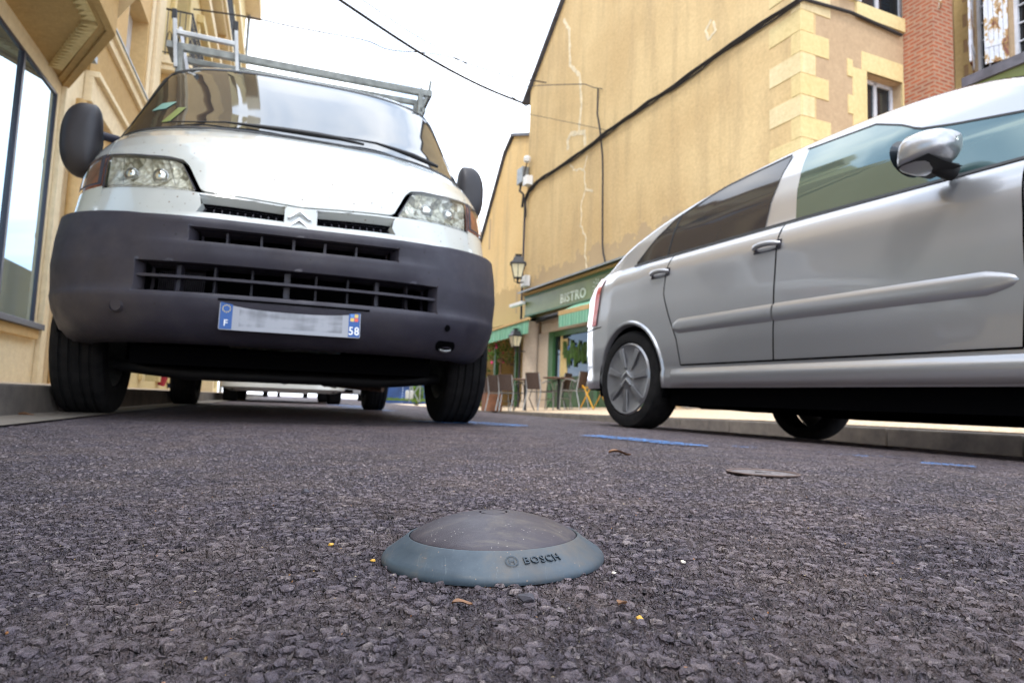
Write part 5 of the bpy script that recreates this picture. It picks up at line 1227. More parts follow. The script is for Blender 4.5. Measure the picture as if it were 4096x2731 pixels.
# right-hand wing of the same street block
wing = thing('shuttered_house', 'cream house with peeling white shutters behind the brick pier', 'building', FA(WX, 4.03), FYAW)
g = MB(); wall_holes(g, .0, 6, -1, 12, [(.36, .95, 6.6, 9), (1.0, 2.0, 6.55, 9), (3.3, 4.3, 6.55, 9)], 0, .35); g.box(0, 6, .7, 5, -1, 12); g.build('wall', 'wall_tan2', wing)
g = MB(); z = 5.6; k = 0
while z < 10: g.box(.005, .26 if k % 2 else .14, -.014, .01, z, z + .25); g.box(.14, .26, -.010, .01, z, z + .25) if k % 2 == 0 and False else None; z += .255; k += 1
g.box(.005, .16, -.012, .01, 5.6, 10); g.build('quoin_stones', 'stone', wing); g = MB(); g.box(.26, .36, -.03, .02, 6.45, 9); g.build('window_surround', 'stone', wing)
for x0, x1 in ((.36, .95), (1.0, 2.0), (3.3, 4.3)):
    g = MB()
    for a, b, c, d in ((x0, x0 + .06, 6.6, 9), (x1 - .06, x1, 6.6, 9), (x0, x1, 6.56, 6.66), (x0, x1, 8.9, 9)): g.box(a, b, .10, .16, c, d)
    for k in range(1, 3): xx = x0 + (x1 - x0) * k / 3; g.box(xx - .012, xx + .012, .12, .15, 6.6, 9)
    for k in range(1, 7): g.box(x0, x1, .12, .15, 6.6 + k * .34 - .012, 6.6 + k * .34 + .012)
    w_ = g.build('window', 'whitewood', wing, merge=False); g = MB(); g.box(x0, x1, .17, .18, 6.6, 9); g.build('pane', 'glass_dark', w_)
shutter(wing, (.37, -.03), (.62, -.55), 6.62, 8.95, 'peel'); shutter(wing, (.98, -.04), (.66, -.20), 6.62, 8.95, 'peel'); shutter(wing, (2.02, -.04), (2.6, -.08), 6.6, 8.95, 'peel')
g = MB(); g.box(.7, 6, -.95, .0, 5.98, 6.16); g.build('canopy', 'slate', wing); g = MB(); g.box(.75, 6, -.90, .0, 5.2, 5.975); g.build('canopy_front', 'green_fascia', wing)

# yellow neighbour further along
nb = thing('yellow_house', 'weathered yellow gable house beyond the tan building', 'building', FA(-.36, .35), FYAW)
g = MB(); g.prism([(-7.6, 2.9), (0, 2.9), (0, 9.0), (-2.1, 9.75), (-2.85, 9.3), (-4.65, 7.0), (-6.4, 4.9), (-7.6, 3.6)], lambda x, z: (x, 0, z), lambda x, z: (x, 6, z)); g.box(-1.0, -.002, .002, 6, -1, 2.9); g.box(-7.6, -5.0, .002, 6, -1, 2.9); g.box(-5, -1, 2.5, 6, -1, 2.9); g.build('wall', 'wall_yellow', nb)
g = MB(); g.hexa([(-2.2, -.1, 9.78), (.0, -.1, 9.0), (.0, 6, 9.0), (-2.2, 6, 9.78)], [(-2.2, -.1, 9.88), (.0, -.1, 9.1), (.0, 6, 9.1), (-2.2, 6, 9.88)])
pr_ = [(-2.1, 9.80), (-2.85, 9.35), (-4.65, 7.05), (-6.4, 4.95), (-7.7, 3.65)]
for (a, b), (c, d) in zip(pr_, pr_[1:]): g.hexa([(a, -.1, b), (c, -.1, d), (c, 6, d), (a, 6, b)], [(a - .06, -.1, b + .07), (c - .06, -.1, d + .07), (c - .06, 6, d + .07), (a - .06, 6, b + .07)])
g.box(-3.05, -2.75, .3, 1.0, 9, 9.9); g.build('roof', 'slate', nb)
for x, z0, z1 in ((-5.15, 3.0, 4.6), (-4.2, 6.0, 7.2), (-1.35, 3.2, 4.0)): g = MB(); g.box(x - .07, x + .07, -.008, .001, z0, z1); g.build('repair_patch', 'wall_tan2', nb)
# veranda below it with green awning, posts, climbing plants
ver = thing('green_awning', 'pale green fabric awning with hanging valance left of the bistro', 'awning', FA(0, -.5, 2.55), FYAW)
g = MB(); g.bar((-6.5, 0, -.14), (1.25, 0, .08), .09, .08); g.build('rail', 'ochre2', ver, bevel=.01)
g = MB(); g.grid(lambda u, v: (-6.5 + 7.75 * u, -.012 - .02 * sin(u * 120) * v, -.16 + .22 * u - .36 * v - .05 * u * v), 170, 4); g.grid(lambda u, v: (-6.5 + 7.5 * u, .8 * v, -.10 + .22 * u + .25 * v), 20, 3); g.build('cloth', 'awning', ver, smooth=60)
def post(x, y, z1, label): o = MB().box(-.07, .07, -.07, .07, 0, z1).build('veranda_post', 'green_paint', bevel=.008, loc=FA(x, y, -.1)); o.rotation_euler = (0, 0, FYAW); tag(o, label, 'post', 'green posts under the awning')
post(-2.75, .1, 2.3, 'light green post at the left under the green awning'); post(-1.15, .2, 2.3, 'darker green post nearest the beige column')
def foliage(name, label, c, r, n, ls, mats, cat='plant', seed=0, extra=None, group=None, flat=.0):
    rnd = random.Random(seed); root = thing(name, label, cat, (c[0], c[1], c[2] - r[2]), 0, group)
    g = MB()
    for k in range(n):
        while True:
            p = Vector((rnd.uniform(-1, 1), rnd.uniform(-1, 1), rnd.uniform(-1, 1)))
            if .25 < p.length < 1 and (sin(p.x * 5 + seed) * sin(p.z * 6 + 1) * sin(p.y * 5) > -.35): break
        p = Vector((p.x * r[0], p.y * r[1], p.z * r[2] + r[2])); a, b = Vector([rnd.gauss(0, 1) for _ in range(3)]).normalized(), Vector([rnd.gauss(0, 1) for _ in range(3)])
        b = (b - a * b.dot(a)).normalized(); s = ls * rnd.uniform(.6, 1.3); g.k = rnd.randrange(2)
        g.add([p - a * s, p + b * s * .45, p + a * s, p - b * s * .45], [(0, 1, 2, 3)])
    g.build('leaves', mats, root, merge=False, fix=False)
    g = MB()
    for k in range(4): g.tube([(rnd.uniform(-.1, .1) * r[0], rnd.uniform(-.1, .1) * r[1], 0), (rnd.uniform(-.5, .5) * r[0], rnd.uniform(-.4, .4) * r[1], r[2] * rnd.uniform(.8, 1.6))], [.02, .008], 5)
    g.build('stem', 'wood_brown', root)
    if extra:
        for k in range(extra[1]): g = MB(); p = Vector([rnd.uniform(-.9, .9) for _ in range(3)]); g.blob((p.x * r[0], p.y * r[1], p.z * r[2] + r[2]), (.045,) * 3, k); g.build('flower', extra[0], root)
    return root
P = FA(-1.9, .3, 1.85); foliage('climbing_plant', 'hanging greenery with pink flowers under the green awning', P, (1.5, .5, .45), 1600, .045, ['leaf_dark', 'leaf_green'], seed=2, extra=('pink', 14))
P = FA(-3.6, 0, .7); foliage('shrub', 'dark green shrub behind the wooden planter', P, (.7, .5, .75), 900, .05, ['leaf_dark', 'leaf_green'], seed=4)
vb = thing('veranda_wall', 'pale glazed veranda front behind the green posts', 'wall', FA(-5, 2.2, -.3), FYAW)
g = MB(); g.box(0, 4.3, 0, .1, 0, 1.2); g.box(0, 4.3, 0, .1, 2.6, 3.2); g.build('panel', 'beige', vb); g = MB(); g.box(.9, 1.5, -.02, -.001, 1.2, 1.9); g.box(2.2, 2.5, -.02, -.001, 1.0, 2.2); g.box(3.0, 4.0, -.02, -.001, 1.2, 1.7); g.build('blind', 'awning', vb); g = MB(); g.box(0, 4.3, .05, .06, 1.2, 2.6); g.build('pane', 'glass_shop', vb)
g = MB(); g.lathe([(.25, 0), (.25, .04), (.03, .08), (.03, 1.55), (.12, 1.6), (.14, 1.68), (0, 1.72)], 16); o = g.build('patio_heater', 'wood_brown', smooth=40, loc=FA(-1.85, -.1, -.08)); tag(o, 'thin dark standing lamp post between the two green posts', 'lamp post')
# chairs, tables
def pgz(px, D): x = (px - 2048) / 2637 * D; return (x, D, pave_z(x, D))
def make_chair(label):
    t = thing('bistro_chair', label, 'chair', (0, 0, 0), 0, 'bistro chairs on the pavement')
    for sx in (-1, 1):
        g = MB(); g.tube([(sx * .24, .20, 0), (sx * .25, .17, .42), (sx * .26, .14, .60), (sx * .265, .05, .68), (sx * .265, -.10, .67), (sx * .25, -.20, .62)], .014, 7); g.build('front_leg', 'alu', t, smooth=50)
        g = MB(); g.tube([(sx * .23, -.30, 0), (sx * .22, -.20, .42), (sx * .21, -.27, .84)], .014, 7); g.build('rear_leg', 'alu', t, smooth=50)
    g = MB(); g.grid(lambda u, v: (-.22 + .44 * u, -.20 + .40 * v, .45 - .012 * sin(pi * u)), 6, 6); g.grid(lambda u, v: (-.22 + .44 * u, -.20 + .40 * v, .44 - .012 * sin(pi * u)), 6, 6); g.build('seat', 'wicker', t, smooth=40)
    g = MB(); g.grid(lambda u, v: (-.21 + .42 * u, -.205 - .08 * v - .02 * sin(pi * u), .48 + .38 * v), 6, 6); g.grid(lambda u, v: (-.21 + .42 * u, -.190 - .08 * v - .02 * sin(pi * u), .48 + .38 * v), 6, 6); g.build('backrest', 'wicker', t, smooth=40)
    g = MB(); g.tube([(-.24, .19, .25), (.24, .19, .25)], .010, 6); g.tube([(-.22, .18, .43), (.22, .18, .43), (.22, -.20, .43), (-.22, -.20, .43)], .012, 6, closed=True); g.build('stretcher', 'alu', t, smooth=50)
    return t
ch0 = make_chair('brown woven chair leaning at the far left of the bistro terrace, nearest the van tyre')
spots = [(2012, 16.0, -.75, None), (2054, 15.7, -.70, 'second woven chair from the van tyre, its back to the street'), (2166, 15.2, -.80, 'woven chair with its back to the beige column'),
         (2236, 15.6, 1.1, 'armchair with bright curved aluminium arms under the dark red table'), (2298, 14.9, 1.0, 'woven aluminium chair just left of the yellow one'), (2690, 12.2, .4, 'aluminium chair whose legs show under the silver car'),
         (2825, 12.0, -.6, 'grey chair seen under the silver car beside the square box'), (1965, 17.5, .3, 'chair half hidden by the wooden planter')]
first = True
for px, D, rz, lab in spots:
    x, y, z = pgz(px, D)
    c = ch0 if first else copy_tree(ch0); first = False
    c.location = (x, y, z); c.rotation_euler = (0, 0, rz)
    if lab: c['label'] = lab
def table(px, D, label, mat_):
    x, y, z = pgz(px, D); t = thing('bistro_table', label, 'table', (x, y, z), .2, 'bistro tables')
    g = MB(); g.lathe([(0, .715), (.36, .715), (.37, .73), (.36, .745), (0, .745)], 32); g.build('tabletop', mat_, t, smooth=40)
    g = MB(); g.tube([(0, 0, .02), (0, 0, .715)], .03, 8)
    for k in range(3): a = 2.1 * k + .4; g.tube([(0, 0, .70), (.22 * cos(a), .22 * sin(a), .60), (.12 * cos(a), .12 * sin(a), .3), (.28 * cos(a), .28 * sin(a), .01)], .012, 6)
    g.build('leg', 'iron', t, smooth=50)
table(2108, 15.6, 'dark bistro table in front of the beige column', 'wood_brown'); table(2240, 15.2, 'red-brown bistro table between facing chairs', 'wood_brown')
x, y, z = pgz(2384, 14.6); yc = thing('yellow_chair', 'mustard yellow folding chair beside the silver car', 'chair', (x, y, z), .5)
for s in (-1, 1):
    g = MB(); g.tube([(s * .2, -.26, 0), (s * .2, .12, .48), (s * .2, .18, .52)], .014, 6); g.build('leg', 'yellow_metal', yc); g = MB(); g.tube([(s * .18, .28, 0), (s * .18, -.12, .5), (s * .18, -.22, .86)], .014, 6); g.build('leg', 'yellow_metal', yc)
g = MB(); g.box(-.2, .2, -.14, .2, .46, .485); g.build('seat', 'yellow_metal', yc); g = MB(); g.box(-.18, .18, -.235, -.21, .68, .84); g.build('backrest', 'yellow_metal', yc)
def planter(px, D, w, h, label, mat_, dz=0):
    x, y, z = pgz(px, D); o = thing('planter', label, 'planter', (x, y, z), .3)
    g = MB()
    for k in range(4): g.box(-w / 2, w / 2, -w / 2, w / 2, h * k / 4 + .004, h * (k + 1) / 4 - .004)
    g.box(-w / 2 + .01, w / 2 - .01, -w / 2 + .01, w / 2 - .01, 0, h); g.build('box', mat_, o)
    g = MB(); g.box(-w / 2 - .015, w / 2 + .015, -w / 2 - .015, w / 2 + .015, h, h + .03); g.build('rim', 'wood_brown', o)
planter(1976, 16.6, .42, .45, 'brown wooden planter box near the van tyre', 'terracotta'); planter(2772, 12.3, .26, .3, 'square beige stone box seen under the silver car', 'beige'); planter(2845, 12.8, .42, .3, 'larger beige box behind the grey chair under the car', 'beige')
x, y, z = pgz(2920, 11.0); o = MB().box(-.25, .25, -.2, .2, 0, .12).build('wooden_pallet', 'terracotta', bevel=.01, loc=(x, y, z)); tag(o, 'low reddish wooden pallet under the silver car', 'pallet')

# ------------------------------------------------------------------ left-hand buildings (street frame, x = 0 is their wall)
shop = thing('shop_building', 'cream shop with a large plate window and dentilled canopy on the left', 'building', ST(-2.5, 0), VYAW)
ym = lambda a, d, z: (-d, a, z)
g = MB(); wall_holes(g, -9, 5.35, -.3, 4.02, [(-1.2, 4.55, .76, 3.26), (-8, -3, .76, 3.26)], 0, .35, ym)
g.box(-7, -.7, -9, 5.35, -.3, 4.02); g.build('wall', 'cream', shop)
for (y0, y1, mull) in ((-1.2, 4.55, (.2, 1.9, 3.58)), (-8, -3, (-6.3, -4.7))):
    g = MB(); g.box(-.05, -.004, y0, y1, .76, .785); g.box(-.05, -.004, y0, y1, 3.235, 3.26); g.box(-.05, -.004, y0, y0 + .025, .785, 3.235); g.box(-.05, -.004, y1 - .025, y1, .785, 3.235)
    for q in mull: g.box(-.052, .004, q - .022, q + .022, .785, 3.235)
    w_ = g.build('shop_window', 'darkframe', shop); g = MB(); g.box(-.030, -.022, y0 + .01, y1 - .01, .77, 3.25); g.build('pane', 'glass_shop', w_)
    g = MB(); g.box(-.06, .09, y0 - .05, y1 + .03, .70, .76); g.build('sill', 'darkframe', shop, bevel=.006)
    g = MB(); g.box(-.02, .055, y0 - .02, y1 - .02, .60, .70); g.build('sill_moulding', 'ochre2', shop, bevel=.01)
g = MB(); g.box(-.1, .12, -9.05, 5.36, 4.02, 4.10); g.box(-7, -.1, -9.05, 5.36, 4.02, 4.07); g.build('roof', 'zinc', shop)
# canopy with slanted end: soffit, rims, dentils
CPOLY = [(0.0, 4.78), (.81, 3.21), (.81, -6), (0, -6)]
g = MB(); g.prism(CPOLY, lambda x, y: (x, y, 3.43), lambda x, y: (x, y, 3.75)); can = g.build('canopy', 'ochre', shop)
g = MB(); off_ = lambda t: [(0 + .0, 4.78 + .1 * t), (.81 + .07 * t, 3.21 + .03 * t), (.81 + .07 * t, -6), (0, -6)]
g.prism([(p[0], p[1]) for p in off_(1)], lambda x, y: (x, y, 3.75), lambda x, y: (x, y, 3.82)); g.prism(off_(1.9), lambda x, y: (x, y, 3.82), lambda x, y: (x, y, 3.95)); g.build('cornice', 'cream', shop)
g = MB(); e0, e1 = Vector((.02, 4.55, 0)), Vector((.66, 3.32, 0)); 
def step_line(w0, w1, dz):      # nested frames just inside the edge
    A = [Vector((.0, 4.78 - w0 * 2.2, 0)), Vector((.81 - w0, 3.21 - w0 * .6, 0)), Vector((.81 - w0, -6, 0))]; B = [Vector((.0, 4.78 - w1 * 2.2, 0)), Vector((.81 - w1, 3.21 - w1 * .6, 0)), Vector((.81 - w1, -6, 0))]
    for k in range(2): g.hexa([A[k] + Vector((0, 0, 3.43 - dz)), A[k + 1] + Vector((0, 0, 3.43 - dz)), B[k + 1] + Vector((0, 0, 3.43 - dz)), B[k] + Vector((0, 0, 3.43 - dz))], [A[k] + Vector((0, 0, 3.44)), A[k + 1] + Vector((0, 0, 3.44)), B[k + 1] + Vector((0, 0, 3.44)), B[k] + Vector((0, 0, 3.44))])
step_line(.0, .07, .045); step_line(.07, .13, .025); g.build('canopy_edge', 'ochre', shop, bevel=.006)
g = MB()
dn = [(Vector((.06, 4.22)), Vector((.64, 3.10)), 15), (Vector((.64, 3.04)), Vector((.64, -4)), 84)]
for A, B, n in dn:
    d = (B - A).normalized(); pn = Vector((-d.y, d.x)); step = (B - A).length / n
    if pn.x < 0: pn = -pn
    for k in range(n):
        p = A + d * step * (k + .5); w = step * .46
        q = [p - d * w - pn * .07, p + d * w - pn * .0, p + d * w + pn * .05, p - d * w + pn * .05]
        g.hexa([(v.x, v.y, 3.395) for v in q], [(v.x, v.y, 3.43) for v in q])
g.build('dentils', 'stone', shop)
g = MB()
for y in (3.62, 2.3): g = MB(); g.lathe([(0, 0), (.016, 0), (.018, .004)], 12, 'z', (.36, y, 3.424)); g.build('spotlight', 'black', shop)
for x, y, w in ((.0, 4.62, .16), (.0, 5.12, .20)):
    g = MB(); g.box(.0, .055, y, y + w, -.3, 3.42); g.build('pilaster', 'cream', shop, bevel=.01)
g = MB(); g.tube([(.10, 4.98, .1), (.10, 4.98, 3.4)], .055, 12)
for z_ in (.75, 1.15, 1.75, 2.6): g.tube([(.10, 4.98, z_), (.10, 4.98, z_ + .05)], .068, 12); 
o = g.build('drain_pipe', 'ochre2', smooth=50, loc=ST(-2.5, 0)); o.rotation_euler = (0, 0, VYAW); tag(o, 'ochre painted drain pipe on the cream wall behind the van mirror', 'pipe')
# second building
b2 = thing('ochre_building', 'ochre building with tall blue-grey shuttered window behind the van', 'building', ST(-2.5, 5.36), VYAW)
g = MB(); wall_holes(g, 0, 4.05, -.3, 12, [(.5, 3.5, .2, 3.2), (1.75, 3.05, 4.85, 6.2), (1.75, 3.05, 8.2, 10.4)], 0, .35, ym); g.box(-7, -.6, 0, 4.05, -.3, 12); g.build('wall', 'ochre2', b2)
g = MB(); g.box(.001, .10, 0, 4.0, 3.55, 3.86); g.box(.001, .16, 0, 4.0, 3.86, 3.93); g.build('moulding', 'cream', b2, bevel=.01)
g = MB(); g.box(.001, .05, 0, 4.0, 3.93, 4.55); g.build('signboard', 'ochre', b2)
g = MB(); g.box(.001, .10, 0, 4.0, 4.55, 4.68); g.box(.001, .15, 0, 4.0, 4.68, 4.74); g.build('moulding', 'cream', b2, bevel=.01); g = MB(); g.box(.001, .165, 0, 4.0, 4.745, 4.77); g.build('flashing', 'zinc', b2)
g = MB(); g.box(.001, .03, 3.15, 3.35, 4.8, 12); g.box(.001, .06, 3.5, 4.0, 4.8, 12); g.build('pilaster', 'cream', b2, bevel=.008)
g = MB(); g.box(-.30, -.25, .5, 3.5, .2, 3.2); g.build('shop_window', 'glass_dark', b2)
for z0, z1 in ((4.85, 6.2), (8.2, 10.4)):
    g = MB(); g.box(-.30, -.24, 1.75, 3.05, z0, z1); g.box(-.24, -.22, 2.38, 2.42, z0, z1); g.build('window', 'whitewood', b2); 
    shutter(b2, (-.02, 1.78), (-.22, 2.38), z0, z1, M('blue_shutter%d' % int(z0), (.38, .44, .52), .5).m)
# third building with iron balcony
b3 = thing('balcony_building', 'tall yellow stone building with wrought iron balcony', 'building', ST(-2.5, 9.43), VYAW)
holes = [(.9 + 3.2 * k, 2.4 + 3.2 * k, z0, z0 + 2.5) for k in range(5) for z0 in (6.35, 10.4)] + [(.9 + 3.2 * k, 2.4 + 3.2 * k, .3, 3.2) for k in range(5)]
g = MB(); wall_holes(g, 0, 17, -.3, 17, holes, 0, .35, ym); g.box(-7, -.6, 0, 17, -.3, 17); g.build('wall', 'stone', b3)
for k, h in enumerate(holes):
    g = MB(); a, b, c, d = h
    for p in ((a, a + .08, c, d), (b - .08, b, c, d), ((a + b) / 2 - .05, (a + b) / 2 + .05, c, d), (a, b, d - .08, d)): g.box(-.25, -.2, *p)
    w_ = g.build('window', 'whitewood', b3, merge=False); g = MB(); g.box(-.245, -.235, a, b, c, d); g.build('pane', 'glass', w_)
    g = MB(); g.box(.001, .07, a - .25, a - .02, c, d + .1); g.box(.001, .07, b + .02, b + .25, c, d + .1); g.box(.001, .16, a - .3, b + .3, d + .1, d + .3); g.build('window_surround', 'stone', b3, bevel=.01)
for z0 in (6.1, 10.15):
    g = MB(); g.box(.001, .50, .10, 15.8, z0, z0 + .16); g.box(.001, .42, .15, 15.7, z0 - .10, z0); g.build('balcony', 'cream', b3, bevel=.015)
    for k in range(6):
        g = MB(); y = .35 + 3.0 * k; g.prism([(0, z0 - .1), (.40, z0 - .1), (.36, z0 - .25), (.12, z0 - .45), (0, z0 - .75)], lambda x, z: (x, y, z), lambda x, z: (x, y + .3, z)); g.build('corbel', 'ochre2', b3)
    g = MB(); zt = z0 + 1.05
    g.tube([(.02, .14, zt), (.46, .14, zt), (.46, 15.7, zt)], .02, 6); g.tube([(.02, .14, z0 + .22), (.46, .14, z0 + .22), (.46, 15.7, z0 + .22)], .012, 6)
    for k in range(110):
        y = .14 + k * .14; g.bar((.46, y, z0 + .16), (.46, y, zt), .014, .014, (0, 1, 0))
        if k < 60: g.tube([(.46, y + .07 + .045 * cos(t), z0 + .45 + .12 * sin(t)) for t in np.linspace(0, 2 * pi, 9)[:-1]], .008, 4, closed=True); g.tube([(.46, y + .07 + .045 * cos(t), z0 + .78 + .1 * sin(t)) for t in np.linspace(0, 2 * pi, 9)[:-1]], .008, 4, closed=True)
    for k in range(5): x = .06 + .1 * k; g.bar((x, .14, z0 + .16), (x, .14, zt), .014, .014, (0, 1, 0)); g.tube([(x + .05 + .035 * cos(t), .14, z0 + .5 + .14 * sin(t)) for t in np.linspace(0, 2 * pi, 9)[:-1]], .008, 4, closed=True)
    g.build('balcony_railing', 'iron', b3)
for z0 in (9.6, 13.8): g = MB(); g.box(.001, .22, 0, 17.1, z0, z0 + .25); g.build('string_course', 'cream', b3, bevel=.02)
g = MB(); g.box(-.1, .6, -.1, 17.2, 16.6, 17.2); g.build('cornice', 'cream', b3, bevel=.03)
o = MB().tube([(.12, 16.9, 0), (.12, 16.9, 17)], .07, 10).build('drain_pipe', 'zinc', smooth=50, loc=ST(-2.5, 9.43)); o.rotation_euler = (0, 0, VYAW); tag(o, 'grey drain pipe at the far right edge of the balcony building', 'pipe')
g = MB(); g.box(-.08, .30, 15.9, 16.0, 8.2, 8.7); 

# overhead wires
def at_px(px, py, D): d = _f + _r2 * ((px - 2048) / 2637) - _u2 * ((py - 1365.5) / 2637); return Vector((0, 0, HC)) + d * D
def interp_wire(P_, D0, D1, ext=()):
    n = len(P_); out = []
    for i, (x, y) in enumerate(P_): out.append(at_px(x, y, D0 + (D1 - D0) * i / (n - 1)))
    return out
def smooth_path(P_, k=6):
    out = []
    for i in range(len(P_) - 1):
        p0, p1, p2, p3 = P_[max(0, i - 1)], P_[i], P_[i + 1], P_[min(len(P_) - 1, i + 2)]
        for j in range(k):
            t = j / k; out.append(.5 * ((2 * p1) + (p2 - p0) * t + (2 * p0 - 5 * p1 + 4 * p2 - p3) * t * t + (3 * p1 - p0 - 3 * p2 + p3) * t ** 3))
    return out + [P_[-1]]
def over(label, P_, D0, D1, r): 
    Q = smooth_path(interp_wire(P_, D0, D1)); g = MB(); c = Q[0]; g.tube([q - c for q in Q], r, 6); o = g.build('overhead_wire', 'cable', smooth=60, loc=c); tag(o, label, 'wire', 'wires across the street')
over('thick black overhead cable reaching the eave of the tan building', [(780, -420), (1080, -190), (1361, 2), (1688, 217), (1922, 343), (2110, 420)], 9, 21, .034)
over('thin overhead wire crossing from the balcony building to the tan wall', [(640, 20), (973, 66), (1157, 105), (1290, 130), (1463, 163), (1565, 201), (1769, 222), (1999, 296), (2185, 332)], 15, 20.6, .018)
over('short faint wire at the top of the sky', [(1300, -80), (1448, 0), (1647, 133), (1841, 242), (1927, 303), (2110, 430)], 12, 21, .014)

# ------------------------------------------------------------------ things seen under the van
v2 = thing('parked_van', 'second white van parked behind the first, seen beneath it', 'van', ST(.02, 7.75, -.012), VYAW)
g = MB(); W2 = .93
def v2p(u, z, o=0): t = (2 * u - 1); return Vector((math.copysign(W2 * abs(sin(abs(t) * pi / 2)) ** .75, t), -.80 + .55 * (1 - cos(t * pi / 2) ** .75) + .12 * max(0, z - .8) * 3 * (z > .8), z))
g.grid(lambda u, v: v2p(u, .235 + .95 * v), 30, 12); g.grid(lambda u, v: Vector(((2 * u - 1) * (.93 - .12 * v), -.36 + .9 * v, 1.18 + .85 * v)), 8, 8); g.box(-.93, .93, -.2, 4, .35, 1.2); g.box(-.85, .85, .6, 4, 1.2, 2.1)
g.grid(lambda u, v: (lambda p: Vector((p.x * (1 - .14 * v), p.y + .12 * v, .235 - .06 * v)))(v2p(u, .235)), 30, 2); g.build('body', 'van2_white', v2, smooth=40)
g = MB(); g.box(-.75, .75, -.55, 4, .19, .35); g.build('underbody', 'darkinside', v2)
g = MB(); g.grid(lambda u, v: Vector(((2 * u - 1) * (.80 - .1 * v), -.35 + .86 * v - .012, 1.22 + .78 * v)), 8, 6); g.build('windscreen', 'glass', v2, smooth=60)
for s in (-1, 1):
    for yy in (0, 2.9): tyre_wheel(v2, s * .79, yy, s, .31, .2, tread=False)
    g = MB(); g.grid(lambda u, v: v2p(.5 + s * (.22 + .16 * u), .72 + .18 * v) + Vector((0, -.01, 0)), 8, 4); g.build('headlight', 'reflector', v2)
def far_car(name, label, mat_, px, D, rz, blink=None, z=None):
    x = (px - 2048) / 2637 * D; c = thing(name, label, 'car', (x, D, float(road_z(x, D)) if z is None else z), rz, 'cars seen under the van')
    g = MB(); pf = [(-2.0, .25), (-2.05, .55), (-1.98, .75), (-1.3, .88), (-.6, 1.40), (1.2, 1.42), (1.9, 1.0), (2.05, .9), (2.05, .25)]
    g.prism(pf, lambda y, z_: (-.85 + (.10 if z_ > 1 else 0), y, z_), lambda y, z_: (.85 - (.10 if z_ > 1 else 0), y, z_)); g.build('body', mat_, c, bevel=.05)
    for s in (-1, 1):
        for yy in (-1.25, 1.3): tyre_wheel(c, s * .76, yy, s, .30, .18, tread=False)
        g = MB(); g.blob((s * .66, -2.0, .66), (.16, .06, .09), 1); g.build('headlight', 'reflector', c)
    g = MB(); g.prism([(-1.25, .93), (-.62, 1.36)], lambda y, z_: (-.68, y - .015, z_), lambda y, z_: (.68, y - .015, z_)) if False else g.grid(lambda u, v: (-.68 + 1.36 * u, -1.28 + .64 * v, .93 + .46 * v), 2, 2); g.build('windscreen', 'glass', c)
    g = MB(); g.box(-.5, .5, -2.075, -2.05, .30, .42); g.box(-.35, .35, -2.075, -2.05, .58, .68); g.build('grille', 'darkinside', c)
    if blink: g = MB(); g.blob((blink, -2.06, .74), (.075, .05, .05), 2); g.build('indicator', 'amber_lit', c, label='lit amber indicator')
    return c
far_car('oncoming_car', 'pale silver car with one lit amber indicator, far down the road', 'silver2', 1378, 27, VYAW * .6, .40)
far_car('distant_car', 'white car far behind the parked vans', 'van2_white', 1010, 33, VYAW)
far_car('distant_car', 'low white car at the end of the street between the vans', 'van2_white', 1180, 40, VYAW)
# right far corner: sandy kerb island, grass, barrier, blue hoarding
g = MB(); isl = [(-4.6, 24.5), (-3.2, 22.0), (-2.2, 21.5), (.2, 21.5), (-1.2, 34), (-7, 40), (-6.6, 30)]
zz = -.27; n = len(isl); g.prism(isl, lambda x, y: (x, y, zz - .3), lambda x, y: (x, y, zz + .16)); structure(g.build('pavement', 'pavement', bevel=.03))
bh = thing('blue_panel_fence', 'dark blue site hoarding beyond the grass verge', 'fence', at_px(1545, 1600, 36), -.12)
for k in range(4): g = MB(); g.box(k * .9, k * .9 + .88, 0, .05, -.2, 2.3); g.build('panel', 'blue_panel', bh)
g = MB(); g.box(0, 3.6, -.03, .0, 1.0, 1.05); g.build('rail', 'poster_blue', bh)
br = thing('barrier', 'small grey metal crowd barrier with crossed bars', 'barrier', at_px(1637, 1607, 24), .1)
g = MB()
for a, b in (((0, 0, 0), (0, 0, .74)), ((.37, 0, 0), (.37, 0, .74)), ((0, 0, .72), (.37, 0, .72)), ((0, .0, .66), (.33, 0, .02)), ((.36, .0, .64), (.16, 0, .35))): g.bar(a, b, .035, .035, (0, 1, 0))
g.build('frame', 'alu', br)
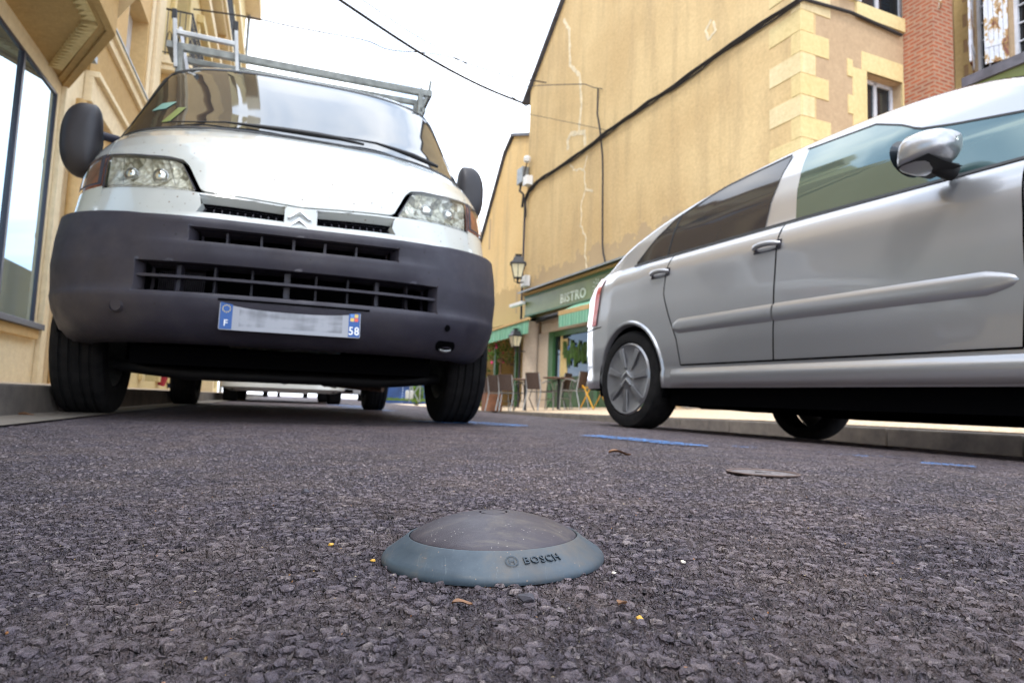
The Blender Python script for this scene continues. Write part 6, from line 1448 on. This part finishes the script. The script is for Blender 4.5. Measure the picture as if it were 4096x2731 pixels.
P = at_px(1668, 1570, 26); foliage('shrub', 'bright green shrub behind the crossed barrier', P, (.28, .3, .5), 500, .06, ['grass_green', 'leaf_green'], seed=8)
g = MB(); rnd = random.Random(5); c0 = at_px(1640, 1603, 25)
for k in range(1400):
    p = Vector((rnd.uniform(-.9, .7), rnd.uniform(-.8, .8), 0)); h = rnd.uniform(.03, .13); a = rnd.uniform(0, 6)
    g.add([p + Vector((.01 * cos(a), .01 * sin(a), 0)), p - Vector((.01 * cos(a), .01 * sin(a), 0)), p + Vector((rnd.uniform(-.04, .04), rnd.uniform(-.04, .04), h))], [(0, 1, 2)])
o = g.build('grass', 'grass_green', merge=False, fix=False, loc=c0); tag(o, 'bright grass patch at the foot of the barrier', 'grass', kind='stuff')
for k, (px, py) in enumerate(((1628, 1596), (1645, 1596))):
    g = MB(); g.lathe([(.07, 0), (.075, .25), (.06, .32), (0, .34)], 12); o = g.build('bollard', 'white', smooth=40, loc=at_px(px, py, 25)); tag(o, ('white bollard on the grass left of the barrier', 'white bollard seen through the barrier bars')[k], 'bollard', 'white bollards')
# left far: plant, red deck panel, blue board by the pavement
def px_box(name, label, cat, px0, px1, py0, py1, D, mat_, d=.1, rz=VYAW):
    a = at_px(px0, py1, D); b = at_px(px1, py0, D); o = MB().box(0, b.x - a.x, 0, d, 0, b.z - a.z).build(name, mat_, bevel=.01, loc=a); o.rotation_euler = (0, 0, 0); tag(o, label, cat); return o
P = at_px(545, 1500, 14); foliage('shrub', 'yellow-green shrub on the left pavement behind the front tyre', P, (.22, .25, .3), 350, .05, ['grass_green', 'leaf_green'], seed=11)
o = px_box('red_parasol', 'tilted red cloth panel on the left pavement seen under the van', 'cloth', 592, 655, 1478, 1525, 14, 'red_cloth'); o.rotation_euler = (0, .3, 0)
px_box('white_board', 'white board behind the red cloth panel', 'board', 585, 650, 1460, 1545, 14.6, 'white')
px_box('blue_board', 'dark blue board beside the red cloth panel', 'board', 640, 690, 1462, 1550, 15.2, 'blue_panel')
px_box('flower_box', 'pale planter box on the left pavement beyond the rear tyre', 'planter', 795, 850, 1515, 1572, 20, 'cream')
sunw = None
